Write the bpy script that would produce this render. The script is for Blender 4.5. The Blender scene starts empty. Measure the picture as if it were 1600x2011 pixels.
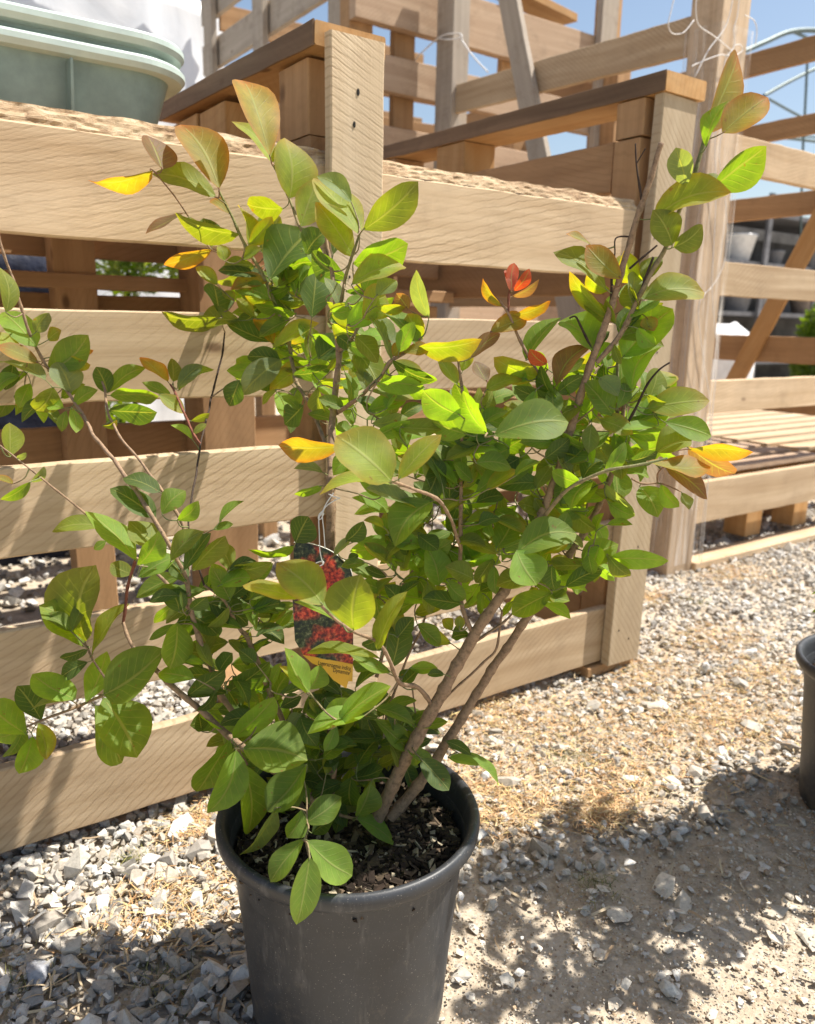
import bpy, bmesh, math, random
import numpy as np
from mathutils import Vector, Matrix, noise

# ------------------------------------------------------------------ camera, sky, sun, exposure
sc = bpy.context.scene
COL = sc.collection
YAW, PITCH, ROLL, FPX = 0.612614686713448, 0.23321143036559788, -0.020641593212475818, 1565.0987
CAM = Vector((0, 0, 0.856))
_f = Vector((math.sin(YAW)*math.cos(PITCH), math.cos(YAW)*math.cos(PITCH), -math.sin(PITCH)))
_r = Vector((math.cos(YAW), -math.sin(YAW), 0)); _d = _f.cross(_r)
CR = _r*math.cos(ROLL) + _d*math.sin(ROLL)
CD = -_r*math.sin(ROLL) + _d*math.cos(ROLL)
CF = _f
cd = bpy.data.cameras.new('camera'); cam = bpy.data.objects.new('camera', cd); COL.objects.link(cam)
cam.matrix_world = Matrix(((CR.x, -CD.x, -CF.x, CAM.x), (CR.y, -CD.y, -CF.y, CAM.y), (CR.z, -CD.z, -CF.z, CAM.z), (0, 0, 0, 1)))
cd.sensor_fit = 'HORIZONTAL'; cd.sensor_width = 36; cd.lens = FPX/1600*36
cd.clip_start = 0.02; cd.clip_end = 400
cd.dof.use_dof = True; cd.dof.focus_distance = 0.93; cd.dof.aperture_fstop = 8.0
sc.camera = cam

w = bpy.data.worlds.new("World"); sc.world = w; w.use_nodes = True
nt = w.node_tree; bg = nt.nodes['Background']
sky = nt.nodes.new('ShaderNodeTexSky'); sky.sky_type = 'NISHITA'; sky.sun_disc = False
SUN = Vector((0.460, -0.195, 0.866)).normalized()
sky.sun_elevation = math.asin(SUN.z); sky.sun_rotation = math.atan2(SUN.x, SUN.y)
sky.air_density = 1.15; sky.dust_density = 1.3; sky.ozone_density = 1.0
tint = nt.nodes.new('ShaderNodeVectorMath'); tint.operation = 'MULTIPLY'; tint.inputs[1].default_value = (1.02, 0.985, 0.96)
nt.links.new(sky.outputs[0], tint.inputs[0]); nt.links.new(tint.outputs[0], bg.inputs[0]); bg.inputs[1].default_value = 0.088
sl = bpy.data.lights.new('sun', 'SUN'); sl.energy = 5.0; sl.angle = math.radians(0.55); sl.color = (1, 0.945, 0.86)
so = bpy.data.objects.new('sun', sl); COL.objects.link(so)
so.rotation_euler = SUN.to_track_quat('Z', 'Y').to_euler()
sc.view_settings.view_transform = 'Standard'; sc.view_settings.look = 'None'
sc.view_settings.exposure = 0.84; sc.view_settings.gamma = 1.0; sc.view_settings.use_curve_mapping = False
sc.render.engine = 'CYCLES'
sc.cycles.max_bounces = 7; sc.cycles.transmission_bounces = 4

random.seed(7); rng = np.random.default_rng(7)

def ray(px, py): return CR*(px-800) + CD*(py-1005.5) + CF*FPX
def pt(px, py, dep): return CAM + ray(px, py)*(dep/FPX)
def onY(px, py, Y): d = ray(px, py); return CAM + d*(Y/d.y)
def onX(px, py, X): d = ray(px, py); return CAM + d*(X/d.x)
def onZ(px, py, Z=0): d = ray(px, py); return CAM + d*((Z-CAM.z)/d.z)

# ------------------------------------------------------------------ object helpers
def link(o, parent=None):
    COL.objects.link(o)
    if parent: o.parent = parent
    return o
def tag(o, label=None, cat=None, group=None, kind=None):
    if label: o['label'] = label
    if cat: o['category'] = cat
    if group: o['group'] = group
    if kind: o['kind'] = kind
    return o
def thing(name, loc, label, cat, group=None, rz=0):
    o = bpy.data.objects.new(name, None); link(o); o.location = loc; o.rotation_euler = (0, 0, rz)
    o.empty_display_size = 0.05
    return tag(o, label, cat, group)
def mesh_obj(name, verts, faces, mat, parent=None, smooth=False, world=True):
    me = bpy.data.meshes.new(name); me.from_pydata([tuple(v) for v in verts], [], faces); me.update()
    if smooth: me.polygons.foreach_set('use_smooth', [True]*len(me.polygons))
    if mat: me.materials.append(mat)
    o = bpy.data.objects.new(name, me); link(o)
    if parent:
        o.parent = parent
        if world:
            o.matrix_parent_inverse = parent_inv(parent)
    return o
def parent_inv(p):
    m = Matrix.LocRotScale(p.location, p.rotation_euler, p.scale)
    if p.parent: m = Matrix.LocRotScale(p.parent.location, p.parent.rotation_euler, p.parent.scale) @ p.matrix_parent_inverse @ m
    return m.inverted()
def np_mesh(name, V, F, mat, parent=None, smooth=False, col=None, uv=None, mats=None):
    """V (n,3); F (m,k) constant k"""
    me = bpy.data.meshes.new(name); n = len(V); m, k = F.shape
    me.vertices.add(n); me.vertices.foreach_set('co', np.asarray(V, np.float32).ravel())
    me.loops.add(m*k); me.loops.foreach_set('vertex_index', np.asarray(F, np.int32).ravel())
    me.polygons.add(m); me.polygons.foreach_set('loop_start', np.arange(m, dtype=np.int32)*k)
    me.polygons.foreach_set('loop_total', np.full(m, k, np.int32))
    me.update(calc_edges=True)
    me.polygons.foreach_set('use_smooth', np.full(m, bool(smooth)))
    if col is not None:
        a = me.color_attributes.new('lc', 'FLOAT_COLOR', 'POINT')
        c4 = np.ones((n, 4), np.float32); c4[:, :3] = col; a.data.foreach_set('color', c4.ravel())
    if uv is not None:
        u = me.uv_layers.new(name='UVMap'); u.data.foreach_set('uv', np.asarray(uv, np.float32)[F.ravel()].ravel())
    me.materials.append(mat); me.validate()
    o = bpy.data.objects.new(name, me); link(o)
    if parent: o.parent = parent; o.matrix_parent_inverse = parent_inv(parent)
    return o

# ------------------------------------------------------------------ materials
def newmat(name):
    m = bpy.data.materials.new(name); m.use_nodes = True
    return m, m.node_tree, m.node_tree.nodes['Principled BSDF']
def N(nt, t, **kw):
    n = nt.nodes.new(t)
    for k, v in kw.items():
        if k.startswith('i_'):
            key = k[2:]; key = int(key) if key.isdigit() else key.replace('_', ' ')
            n.inputs[key].default_value = v
        else: setattr(n, k, v)
    return n
def L(nt, a, b): nt.links.new(a, b)
def ramp(nt, fac, stops):
    r = nt.nodes.new('ShaderNodeValToRGB'); e = r.color_ramp.elements
    while len(e) < len(stops): e.new(0.5)
    for i, (p, c) in enumerate(stops):
        e[i].position = p; e[i].color = (c[0], c[1], c[2], 1) if not isinstance(c, (int, float)) else (c, c, c, 1)
    L(nt, fac, r.inputs[0]); return r.outputs[0]
def mix(nt, fac, a, b, mode='MIX'):
    n = nt.nodes.new('ShaderNodeMix'); n.data_type = 'RGBA'; n.blend_type = mode
    if isinstance(fac, (int, float)): n.inputs[0].default_value = fac
    else: L(nt, fac, n.inputs[0])
    for s, v in ((6, a), (7, b)):
        if isinstance(v, tuple): n.inputs[s].default_value = (*v, 1)
        else: L(nt, v, n.inputs[s])
    return n.outputs[2]
def math_(nt, op, a, b=None, c=None):
    n = nt.nodes.new('ShaderNodeMath'); n.operation = op
    for i, v in enumerate((a, b, c)):
        if v is None: continue
        if isinstance(v, (int, float)): n.inputs[i].default_value = v
        else: L(nt, v, n.inputs[i])
    return n.outputs[0]

def wood(name, c_lo, c_hi, saw=1.0, dirt=0.3, saw_ang=62, rough=0.8):
    """raw sawn softwood; local X runs along the board, local Y across it"""
    m, nt, p = newmat(name)
    tc = N(nt, 'ShaderNodeTexCoord'); oi = N(nt, 'ShaderNodeObjectInfo')
    off = N(nt, 'ShaderNodeVectorMath', operation='MULTIPLY_ADD')
    L(nt, oi.outputs['Random'], off.inputs[0]); off.inputs[1].default_value = (17.3, 9.1, 5.7); L(nt, tc.outputs['Object'], off.inputs[2])
    P = off.outputs[0]
    # slow warp so that lines are never straight
    wn = N(nt, 'ShaderNodeTexNoise', i_Scale=1.7, i_Detail=1.0); L(nt, P, wn.inputs['Vector'])
    wv = N(nt, 'ShaderNodeVectorMath', operation='MULTIPLY_ADD'); L(nt, wn.outputs['Color'], wv.inputs[0]); wv.inputs[1].default_value = (0.16, 0.07, 0.03); L(nt, P, wv.inputs[2])
    # grain (growth rings) stretched along X
    mp = N(nt, 'ShaderNodeMapping'); mp.inputs['Scale'].default_value = (1.3, 30, 30); L(nt, wv.outputs[0], mp.inputs[0])
    g = N(nt, 'ShaderNodeTexNoise', i_Scale=1.0, i_Detail=6.0, i_Roughness=0.6); L(nt, mp.outputs[0], g.inputs['Vector'])
    mp2 = N(nt, 'ShaderNodeMapping'); mp2.inputs['Scale'].default_value = (6, 260, 260); L(nt, P, mp2.inputs[0])
    fib = N(nt, 'ShaderNodeTexNoise', i_Scale=1.0, i_Detail=3.0, i_Roughness=0.7); L(nt, mp2.outputs[0], fib.inputs['Vector'])
    # saw marks, arcs across the board: two waves of different pitch
    def saws(scale, ang, dist, lo, hi):
        mr = N(nt, 'ShaderNodeVectorRotate', rotation_type='Z_AXIS'); L(nt, wv.outputs[0], mr.inputs[0])
        L(nt, math_(nt, 'MULTIPLY_ADD', math_(nt, 'SUBTRACT', oi.outputs['Random'], 0.5), 0.55, math.radians(ang)), mr.inputs['Angle'])
        wvt = N(nt, 'ShaderNodeTexWave', wave_type='BANDS', bands_direction='X', wave_profile='SIN', i_Scale=scale, i_Distortion=dist, i_Detail=3.0)
        wvt.inputs['Detail Scale'].default_value = 0.8; wvt.inputs['Detail Roughness'].default_value = 0.6
        L(nt, mr.outputs[0], wvt.inputs['Vector'])
        return ramp(nt, wvt.outputs['Fac'], [(lo, 0.0), (hi, 1.0)])
    s1 = saws(24, saw_ang, 3.2, 0.02, 0.22); s2 = saws(61, saw_ang-9, 4.0, 0.0, 0.4)
    patch = N(nt, 'ShaderNodeTexNoise', i_Scale=4.5, i_Detail=3.0); L(nt, P, patch.inputs['Vector'])
    pm = ramp(nt, patch.outputs[0], [(0.36, 0.08), (0.62, 1.0)])
    base = mix(nt, ramp(nt, g.outputs[0], [(0.3, 0), (0.7, 1)]), c_lo, c_hi)
    tone = N(nt, 'ShaderNodeMapRange', i_3=0.74, i_4=1.10); L(nt, oi.outputs['Random'], tone.inputs[0])
    tn = N(nt, 'ShaderNodeCombineColor'); [L(nt, tone.outputs[0], tn.inputs[i]) for i in range(3)]
    base = mix(nt, 1.0, base, tn.outputs[0], 'MULTIPLY')
    base = mix(nt, math_(nt, 'MULTIPLY', fib.outputs[0], 0.35), base, tuple(x*0.62 for x in c_lo))
    sd = math_(nt, 'MULTIPLY', math_(nt, 'SUBTRACT', 1.0, s1), math_(nt, 'MULTIPLY', pm, 0.42*saw))
    base = mix(nt, sd, base, (c_lo[0]*0.45, c_lo[1]*0.38, c_lo[2]*0.3))
    wz = N(nt, 'ShaderNodeTexNoise', i_Scale=2.6, i_Detail=5.0, i_Roughness=0.6); L(nt, P, wz.inputs['Vector'])
    base = mix(nt, math_(nt, 'MULTIPLY', ramp(nt, wz.outputs[0], [(0.45, 0), (0.68, 1)]), 0.45), base, (c_lo[0]*0.72, c_lo[1]*0.74, c_lo[2]*0.80))
    # knots
    kmap = N(nt, 'ShaderNodeMapping'); kmap.inputs['Scale'].default_value = (3.2, 7.0, 4.0); L(nt, wv.outputs[0], kmap.inputs[0])
    vo = N(nt, 'ShaderNodeTexVoronoi', i_Scale=1.0); L(nt, kmap.outputs[0], vo.inputs['Vector'])
    kn = ramp(nt, vo.outputs['Distance'], [(0.035, 1.0), (0.075, 0.0)])
    base = mix(nt, math_(nt, 'MULTIPLY', kn, 0.75), base, (0.10, 0.045, 0.02))
    # dirt / weather stains
    dn = N(nt, 'ShaderNodeTexNoise', i_Scale=11.0, i_Detail=8.0, i_Roughness=0.7); L(nt, P, dn.inputs['Vector'])
    base = mix(nt, math_(nt, 'MULTIPLY', ramp(nt, dn.outputs[0], [(0.52, 0), (0.75, 1)]), dirt), base, (0.13, 0.085, 0.05))
    L(nt, base, p.inputs['Base Color']); p.inputs['Roughness'].default_value = rough
    p.inputs['Specular IOR Level'].default_value = 0.25
    h = math_(nt, 'ADD', math_(nt, 'MULTIPLY', s1, 0.5*saw), math_(nt, 'MULTIPLY', s2, 0.3*saw))
    h = math_(nt, 'MULTIPLY', h, pm)
    h = math_(nt, 'ADD', h, math_(nt, 'MULTIPLY', fib.outputs[0], 0.45))
    b = N(nt, 'ShaderNodeBump', i_Strength=0.5, i_Distance=0.0009); L(nt, h, b.inputs['Height']); L(nt, b.outputs[0], p.inputs['Normal'])
    return m
W_front = wood('sawn_pine_pale', (0.50, 0.35, 0.205), (0.77, 0.60, 0.405), 0.9, 0.22)
W_plank = wood('sawn_pine_plank', (0.57, 0.43, 0.27), (0.71, 0.57, 0.39), 1.0, 0.18, saw_ang=-35)
W_brown = wood('pine_brown', (0.38, 0.22, 0.105), (0.58, 0.36, 0.185), 0.5, 0.3)  # for boards out of the sun: their shade is put into the brown
W_orange = wood('pine_orange', (0.50, 0.27, 0.10), (0.66, 0.42, 0.20), 0.4, 0.3)  # on the rails, light bounced from the ground is put into this orange
W_grey = wood('pine_weathered', (0.40, 0.34, 0.27), (0.58, 0.50, 0.41), 0.3, 0.45)
W_back = wood('pine_stack', (0.50, 0.34, 0.22), (0.70, 0.52, 0.36), 0.6, 0.35)
W_pale = wood('pine_grey_white', (0.44, 0.31, 0.19), (0.74, 0.58, 0.41), 0.3, 0.45)

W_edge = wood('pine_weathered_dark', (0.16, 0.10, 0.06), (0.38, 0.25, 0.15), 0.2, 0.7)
def barkedge():
    m, nt, p = newmat('split_wood_edge')
    tc = N(nt, 'ShaderNodeTexCoord')
    mp = N(nt, 'ShaderNodeMapping'); mp.inputs['Scale'].default_value = (14, 90, 60); L(nt, tc.outputs['Object'], mp.inputs[0])
    n1 = N(nt, 'ShaderNodeTexNoise', i_Scale=1.0, i_Detail=7.0, i_Roughness=0.7, i_Distortion=1.2); L(nt, mp.outputs[0], n1.inputs['Vector'])
    n2 = N(nt, 'ShaderNodeTexNoise', i_Scale=9.0, i_Detail=3.0); L(nt, tc.outputs['Object'], n2.inputs['Vector'])
    c = ramp(nt, n1.outputs[0], [(0.30, (0.10, 0.06, 0.03)), (0.42, (0.34, 0.22, 0.12)), (0.56, (0.56, 0.42, 0.26)), (0.75, (0.70, 0.58, 0.42))])
    c = mix(nt, ramp(nt, n2.outputs[0], [(0.5, 0), (0.7, 0.6)]), c, (0.28, 0.17, 0.09))
    L(nt, c, p.inputs['Base Color']); p.inputs['Roughness'].default_value = 0.9
    b = N(nt, 'ShaderNodeBump', i_Strength=0.9, i_Distance=0.004); L(nt, n1.outputs[0], b.inputs['Height']); L(nt, b.outputs[0], p.inputs['Normal'])
    return m
M_edge = barkedge()

def simple(name, col, rough=0.6, noise_amt=0.15, nscale=20, bump=0.0, spec=0.5, metal=0, bscale=80, bdist=0.001):
    m, nt, p = newmat(name)
    tc = N(nt, 'ShaderNodeTexCoord')
    n = N(nt, 'ShaderNodeTexNoise', i_Scale=nscale, i_Detail=6.0, i_Roughness=0.65); L(nt, tc.outputs['Object'], n.inputs['Vector'])
    a = tuple(x*(1-noise_amt*1.5) for x in col); b2 = tuple(min(1, x*(1+noise_amt)) for x in col)
    L(nt, ramp(nt, n.outputs[0], [(0.3, a), (0.7, b2)]), p.inputs['Base Color'])
    p.inputs['Roughness'].default_value = rough; p.inputs['Specular IOR Level'].default_value = spec; p.inputs['Metallic'].default_value = metal
    if bump:
        bn = N(nt, 'ShaderNodeTexNoise', i_Scale=bscale, i_Detail=4.0); L(nt, tc.outputs['Object'], bn.inputs['Vector'])
        b = N(nt, 'ShaderNodeBump', i_Strength=bump, i_Distance=bdist); L(nt, bn.outputs[0], b.inputs['Height']); L(nt, b.outputs[0], p.inputs['Normal'])
    return m
def attr_mat(name, rough=0.9, nscale=120, namt=0.5, bump=0.6, bdist=0.0015, spec=0.3):
    m, nt, p = newmat(name)
    at = N(nt, 'ShaderNodeVertexColor', layer_name='lc'); tc = N(nt, 'ShaderNodeTexCoord')
    n = N(nt, 'ShaderNodeTexNoise', i_Scale=nscale, i_Detail=5.0, i_Roughness=0.7); L(nt, tc.outputs['Object'], n.inputs['Vector'])
    c = mix(nt, namt, at.outputs[0], ramp(nt, n.outputs[0], [(0.3, 0.35), (0.5, 0.95), (0.7, 1.25)]), 'MULTIPLY')
    L(nt, c, p.inputs['Base Color']); p.inputs['Roughness'].default_value = rough; p.inputs['Specular IOR Level'].default_value = spec
    b = N(nt, 'ShaderNodeBump', i_Strength=bump, i_Distance=bdist); L(nt, n.outputs[0], b.inputs['Height']); L(nt, b.outputs[0], p.inputs['Normal'])
    return m
M_stone = attr_mat('limestone', nscale=160)
M_straw = attr_mat('dry_straw', nscale=200, namt=0.2, bump=0.1)
M_chip = attr_mat('bark_chip', nscale=150)
M_stem = attr_mat('shrub_bark', nscale=170, namt=0.8, bump=1.0, bdist=0.0016, rough=0.8)

def leaf_mat():
    m, nt, p = newmat('leaf')
    at = N(nt, 'ShaderNodeVertexColor', layer_name='lc'); uv = N(nt, 'ShaderNodeUVMap', uv_map='UVMap')
    sx = N(nt, 'ShaderNodeSeparateXYZ'); L(nt, uv.outputs[0], sx.inputs[0])
    u, v = sx.outputs[0], sx.outputs[1]           # u along 0..1, v across -1..1
    av = math_(nt, 'ABSOLUTE', v)
    mid = ramp(nt, av, [(0.02, 1.0), (0.075, 0.0)])
    # lateral veins curving toward the tip
    ph = math_(nt, 'SUBTRACT', math_(nt, 'MULTIPLY', u, 7.5), math_(nt, 'MULTIPLY', math_(nt, 'POWER', av, 0.8), 2.1))
    fr = math_(nt, 'ABSOLUTE', math_(nt, 'SUBTRACT', math_(nt, 'FRACT', ph), 0.5))
    lat = ramp(nt, fr, [(0.015, 1.0), (0.09, 0.0)])
    lat = math_(nt, 'MULTIPLY', lat, ramp(nt, av, [(0.55, 1.0), (0.95, 0.0)]))
    vein = math_(nt, 'MAXIMUM', mid, math_(nt, 'MULTIPLY', lat, 0.35))
    vt = N(nt, 'ShaderNodeTexVoronoi', i_Scale=26.0, feature='DISTANCE_TO_EDGE'); L(nt, uv.outputs[0], vt.inputs['Vector'])
    net = ramp(nt, vt.outputs['Distance'], [(0.0, 1.0), (0.09, 0.0)])
    tc = N(nt, 'ShaderNodeTexCoord'); nn = N(nt, 'ShaderNodeTexNoise', i_Scale=45.0, i_Detail=5.0, i_Roughness=0.65); L(nt, tc.outputs['Object'], nn.inputs['Vector'])
    base = mix(nt, 0.55, at.outputs[0], ramp(nt, nn.outputs[0], [(0.3, 0.55), (0.7, 1.3)]), 'MULTIPLY')
    lit = mix(nt, 0.55, base, (0.38, 0.42, 0.14))
    top = mix(nt, vein, base, lit)
    top = mix(nt, math_(nt, 'MULTIPLY', net, 0.10), top, lit)
    sp_ = N(nt, 'ShaderNodeTexNoise', i_Scale=130.0, i_Detail=2.0); L(nt, tc.outputs['Object'], sp_.inputs['Vector'])
    top = mix(nt, ramp(nt, sp_.outputs[0], [(0.70, 0.0), (0.76, 0.7)]), top, (0.16, 0.07, 0.02))
    # paler, duller lower side
    geo = N(nt, 'ShaderNodeNewGeometry')
    under = mix(nt, 0.30, top, (0.17, 0.21, 0.08))
    colr = mix(nt, geo.outputs['Backfacing'], top, under)
    L(nt, colr, p.inputs['Base Color'])
    L(nt, math_(nt, 'ADD', 0.37, math_(nt, 'MULTIPLY', geo.outputs['Backfacing'], 0.25)), p.inputs['Roughness'])
    p.inputs['Specular IOR Level'].default_value = 0.4
    h = math_(nt, 'SUBTRACT', math_(nt, 'MULTIPLY', nn.outputs[0], 0.7), math_(nt, 'MULTIPLY', vein, 0.9))
    b = N(nt, 'ShaderNodeBump', i_Strength=0.45, i_Distance=0.0012); L(nt, h, b.inputs['Height']); L(nt, b.outputs[0], p.inputs['Normal'])
    tr = N(nt, 'ShaderNodeBsdfTranslucent')
    gm = N(nt, 'ShaderNodeMix'); gm.data_type = 'RGBA'; gm.blend_type = 'MULTIPLY'; gm.inputs[0].default_value = 1.0
    boost = N(nt, 'ShaderNodeVectorMath', operation='MULTIPLY'); L(nt, top, boost.inputs[0]); boost.inputs[1].default_value = (4.0, 3.3, 0.7)
    dk = mix(nt, math_(nt, 'MULTIPLY', math_(nt, 'MAXIMUM', vein, math_(nt, 'MULTIPLY', net, 0.5)), 0.45), boost.outputs[0], (0.10, 0.16, 0.01))
    L(nt, dk, tr.inputs['Color']); L(nt, b.outputs[0], tr.inputs['Normal'])
    ms = N(nt, 'ShaderNodeMixShader', i_0=0.48)
    L(nt, p.outputs[0], ms.inputs[1]); L(nt, tr.outputs[0], ms.inputs[2])
    L(nt, ms.outputs[0], nt.nodes['Material Output'].inputs['Surface'])
    return m
M_leaf = leaf_mat()

def plastic_black():
    m, nt, p = newmat('dusty_black_plastic')
    tc = N(nt, 'ShaderNodeTexCoord')
    n = N(nt, 'ShaderNodeTexNoise', i_Scale=9.0, i_Detail=8.0, i_Roughness=0.72); L(nt, tc.outputs['Object'], n.inputs['Vector'])
    mp = N(nt, 'ShaderNodeMapping'); mp.inputs['Scale'].default_value = (40, 40, 7); L(nt, tc.outputs['Object'], mp.inputs[0])
    s = N(nt, 'ShaderNodeTexNoise', i_Scale=1.0, i_Detail=4.0, i_Roughness=0.8); L(nt, mp.outputs[0], s.inputs['Vector'])
    sp = N(nt, 'ShaderNodeTexNoise', i_Scale=520.0, i_Detail=1.0); L(nt, tc.outputs['Object'], sp.inputs['Vector'])
    c = ramp(nt, n.outputs[0], [(0.3, (0.018, 0.020, 0.024)), (0.7, (0.046, 0.049, 0.054))])
    c = mix(nt, ramp(nt, s.outputs[0], [(0.56, 0), (0.78, 0.55)]), c, (0.17, 0.165, 0.16))
    c = mix(nt, ramp(nt, sp.outputs[0], [(0.70, 0), (0.76, 0.6)]), c, (0.35, 0.32, 0.28))
    sz = N(nt, 'ShaderNodeSeparateXYZ'); L(nt, tc.outputs['Object'], sz.inputs[0])
    mud = N(nt, 'ShaderNodeTexNoise', i_Scale=38.0, i_Detail=8.0, i_Roughness=0.75); L(nt, tc.outputs['Object'], mud.inputs['Vector'])
    mm = math_(nt, 'SUBTRACT', mud.outputs[0], math_(nt, 'MULTIPLY', sz.outputs[2], 0.9))
    c = mix(nt, ramp(nt, mm, [(0.44, 0), (0.66, 0.4)]), c, (0.20, 0.17, 0.13))
    L(nt, c, p.inputs['Base Color']); L(nt, ramp(nt, n.outputs[0], [(0.3, 0.36), (0.7, 0.58)]), p.inputs['Roughness'])
    b = N(nt, 'ShaderNodeBump', i_Strength=0.12, i_Distance=0.0006); L(nt, sp.outputs[0], b.inputs['Height']); L(nt, b.outputs[0], p.inputs['Normal'])
    return m
M_pot = plastic_black()
M_soil = simple('potting_soil', (0.035, 0.022, 0.014), 0.95, 0.5, 60, 1.0, 0.1, 0, 120, 0.004)
M_tub = simple('pale_green_plastic', (0.23, 0.32, 0.30), 0.42, 0.22, 9, 0.15, 0.4, 0, 60)
M_rimp = simple('faded_rim_plastic', (0.50, 0.60, 0.55), 0.4, 0.10, 14)
M_twine = simple('white_twine', (0.75, 0.73, 0.70), 0.8, 0.1, 60)
M_metal = simple('galvanised_tube', (0.10, 0.14, 0.14), 0.5, 0.2, 20, 0, 0.5, 0.3)
M_dark = simple('dark_hole', (0.01, 0.008, 0.006), 0.9)
M_white = simple('white_sack', (0.78, 0.78, 0.78), 0.6, 0.12, 12, 0.5, 0.4, 0, 20, 0.01)
M_navy = simple('navy_tarp', (0.012, 0.016, 0.035), 0.6, 0.4, 9, 0.6, 0.3, 0, 12, 0.02)
M_shelf = simple('grey_shelf', (0.13, 0.13, 0.14), 0.7, 0.4, 6, 0)
M_film = None
def film_mat():
    m, nt, p = newmat('greenhouse_film')
    tc = N(nt, 'ShaderNodeTexCoord')
    n = N(nt, 'ShaderNodeTexNoise', i_Scale=1.6, i_Detail=7.0, i_Roughness=0.6, i_Distortion=0.6); L(nt, tc.outputs['Object'], n.inputs['Vector'])
    L(nt, ramp(nt, n.outputs[0], [(0.3, (0.68, 0.72, 0.76)), (0.5, (0.78, 0.80, 0.83)), (0.7, (0.88, 0.88, 0.88))]), p.inputs['Base Color'])
    p.inputs['Roughness'].default_value = 0.4
    b = N(nt, 'ShaderNodeBump', i_Strength=0.35, i_Distance=0.03); L(nt, n.outputs[0], b.inputs['Height']); L(nt, b.outputs[0], p.inputs['Normal'])
    return m
M_film = film_mat()

# ------------------------------------------------------------------ boards
def board(name, P0, P1, width, thick, wdir, mat, parent, rough_edge=0.0008, seg=None, seed=None):
    """sawn board whose axis runs P0->P1; wdir = direction of its width. Local X along, Y width, Z thickness."""
    P0, P1 = Vector(P0), Vector(P1); ax = (P1-P0); Lg = ax.length; ax.normalize()
    wd = Vector(wdir); wd = (wd - ax*wd.dot(ax)).normalized(); td = ax.cross(wd)
    n = seg or max(4, min(60, int(Lg/0.04))); r = random.Random(seed if seed is not None else random.random())
    b = min(0.0025, thick*0.2); hw, ht = width/2, thick/2
    prof = [(-hw+b, -ht), (hw-b, -ht), (hw, -ht+b), (hw, ht-b), (hw-b, ht), (-hw+b, ht), (-hw, ht-b), (-hw, -ht+b)]
    V, F = [], []
    o = Vector((r.random()*50, r.random()*50, 0))
    for i in range(n+1):
        x = -Lg/2 + Lg*i/n
        e1 = noise.noise(Vector((x*14, 0, 0))+o)*rough_edge*2.5; e2 = noise.noise(Vector((x*14, 9, 0))+o)*rough_edge*2.5
        for (y, z) in prof:
            j = (noise.noise(Vector((x*60, y*99, z*99))+o))*rough_edge
            V.append((x, y + (e1 if y > 0 else e2) + j, z + j*0.4))
    for i in range(n):
        for k in range(8):
            a, c = i*8+k, i*8+(k+1) % 8
            F.append((a, a+8, c+8, c))
    F.append(tuple(range(8))); F.append(tuple(n*8+k for k in range(7, -1, -1)))
    me = bpy.data.meshes.new(name); me.from_pydata(V, [], F); me.materials.append(mat); me.update()
    ob = bpy.data.objects.new(name, me); link(ob)
    M = Matrix((( ax.x, wd.x, td.x, 0), (ax.y, wd.y, td.y, 0), (ax.z, wd.z, td.z, 0), (0, 0, 0, 1)))
    M.translation = (P0+P1)/2
    if parent:
        ob.parent = parent; ob.matrix_parent_inverse = parent_inv(parent)
    ob.matrix_basis = M
    return ob
ZU, XU, YU = (0, 0, 1), (1, 0, 0), (0, 1, 0)
def xslat(name, x0, x1, z0, z1, y, mat, parent, th=0.022, dz=0.0):
    zc = (z0+z1)/2
    return board(name, (x0, y+th/2, zc), (x1, y+th/2, zc+dz), z1-z0, th, ZU, mat, parent)
def yslat(name, y0, y1, z0, z1, x, mat, parent, th=0.022, dz=0.0):
    zc = (z0+z1)/2
    return board(name, (x+th/2, y0, zc), (x+th/2, y1, zc+dz), z1-z0, th, ZU, mat, parent)
def zpost(name, x0, x1, y0, y1, z0, z1, mat, parent, lean=(0, 0)):
    xc, yc = (x0+x1)/2, (y0+y1)/2
    return board(name, (xc, yc, z0), (xc+lean[0], yc+lean[1], z1), x1-x0, y1-y0, XU, mat, parent)

def rough_strip(name, x0, x1, y0, y1, z0, z1, parent, seed):
    """waney, split upper edge of a slat: a noisy wedge"""
    n = int((x1-x0)/0.006); V, F = [], []; o = Vector((seed*3.1, 0, 0)); m = 7
    for i in range(n+1):
        x = x0 + (x1-x0)*i/n
        crack = noise.noise(Vector((x*5, 1, 0))+o)*0.004
        zt = z1 + noise.noise(Vector((x*22, 0, 0))+o)*0.004 + crack
        for k in range(m):
            t = k/(m-1)
            y = y0 + (y1-y0)*0.5*t**1.3 + noise.noise(Vector((x*40, t*4, 0))+o)*0.0035 + noise.noise(Vector((x*120, t*9, 3))+o)*0.0018
            V.append((x, y, z0 + (zt-z0)*t))
        V.append((x, y1, zt-0.001)); V.append((x, y1, z0))
    q = m+2
    for i in range(n):
        for k in range(q-1): F.append((i*q+k, (i+1)*q+k, (i+1)*q+k+1, i*q+k+1))
    F.append(tuple(range(q-1, -1, -1))); F.append(tuple(n*q+k for k in range(q)))
    return mesh_obj(name, V, F, M_edge, parent)
def nail_hole(x, y, z, parent, r=0.004):
    V = []; F = []
    for k in range(8):
        a = k*math.pi/4; V.append((x+math.cos(a)*r*0.6, y-0.0012, z+math.sin(a)*r*1.3))
    V.append((x, y-0.0014, z)); F = [(k, (k+1) % 8, 8) for k in range(8)]
    for k in range(8):
        a = k*math.pi/4; V.append((x+math.cos(a)*r*0.6, y+0.002, z+math.sin(a)*r*1.3))
    F += [(k, 9+k, 9+(k+1) % 8, (k+1) % 8) for k in range(8)]
    mesh_obj('nail_hole', V, F, M_dark, parent)

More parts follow.
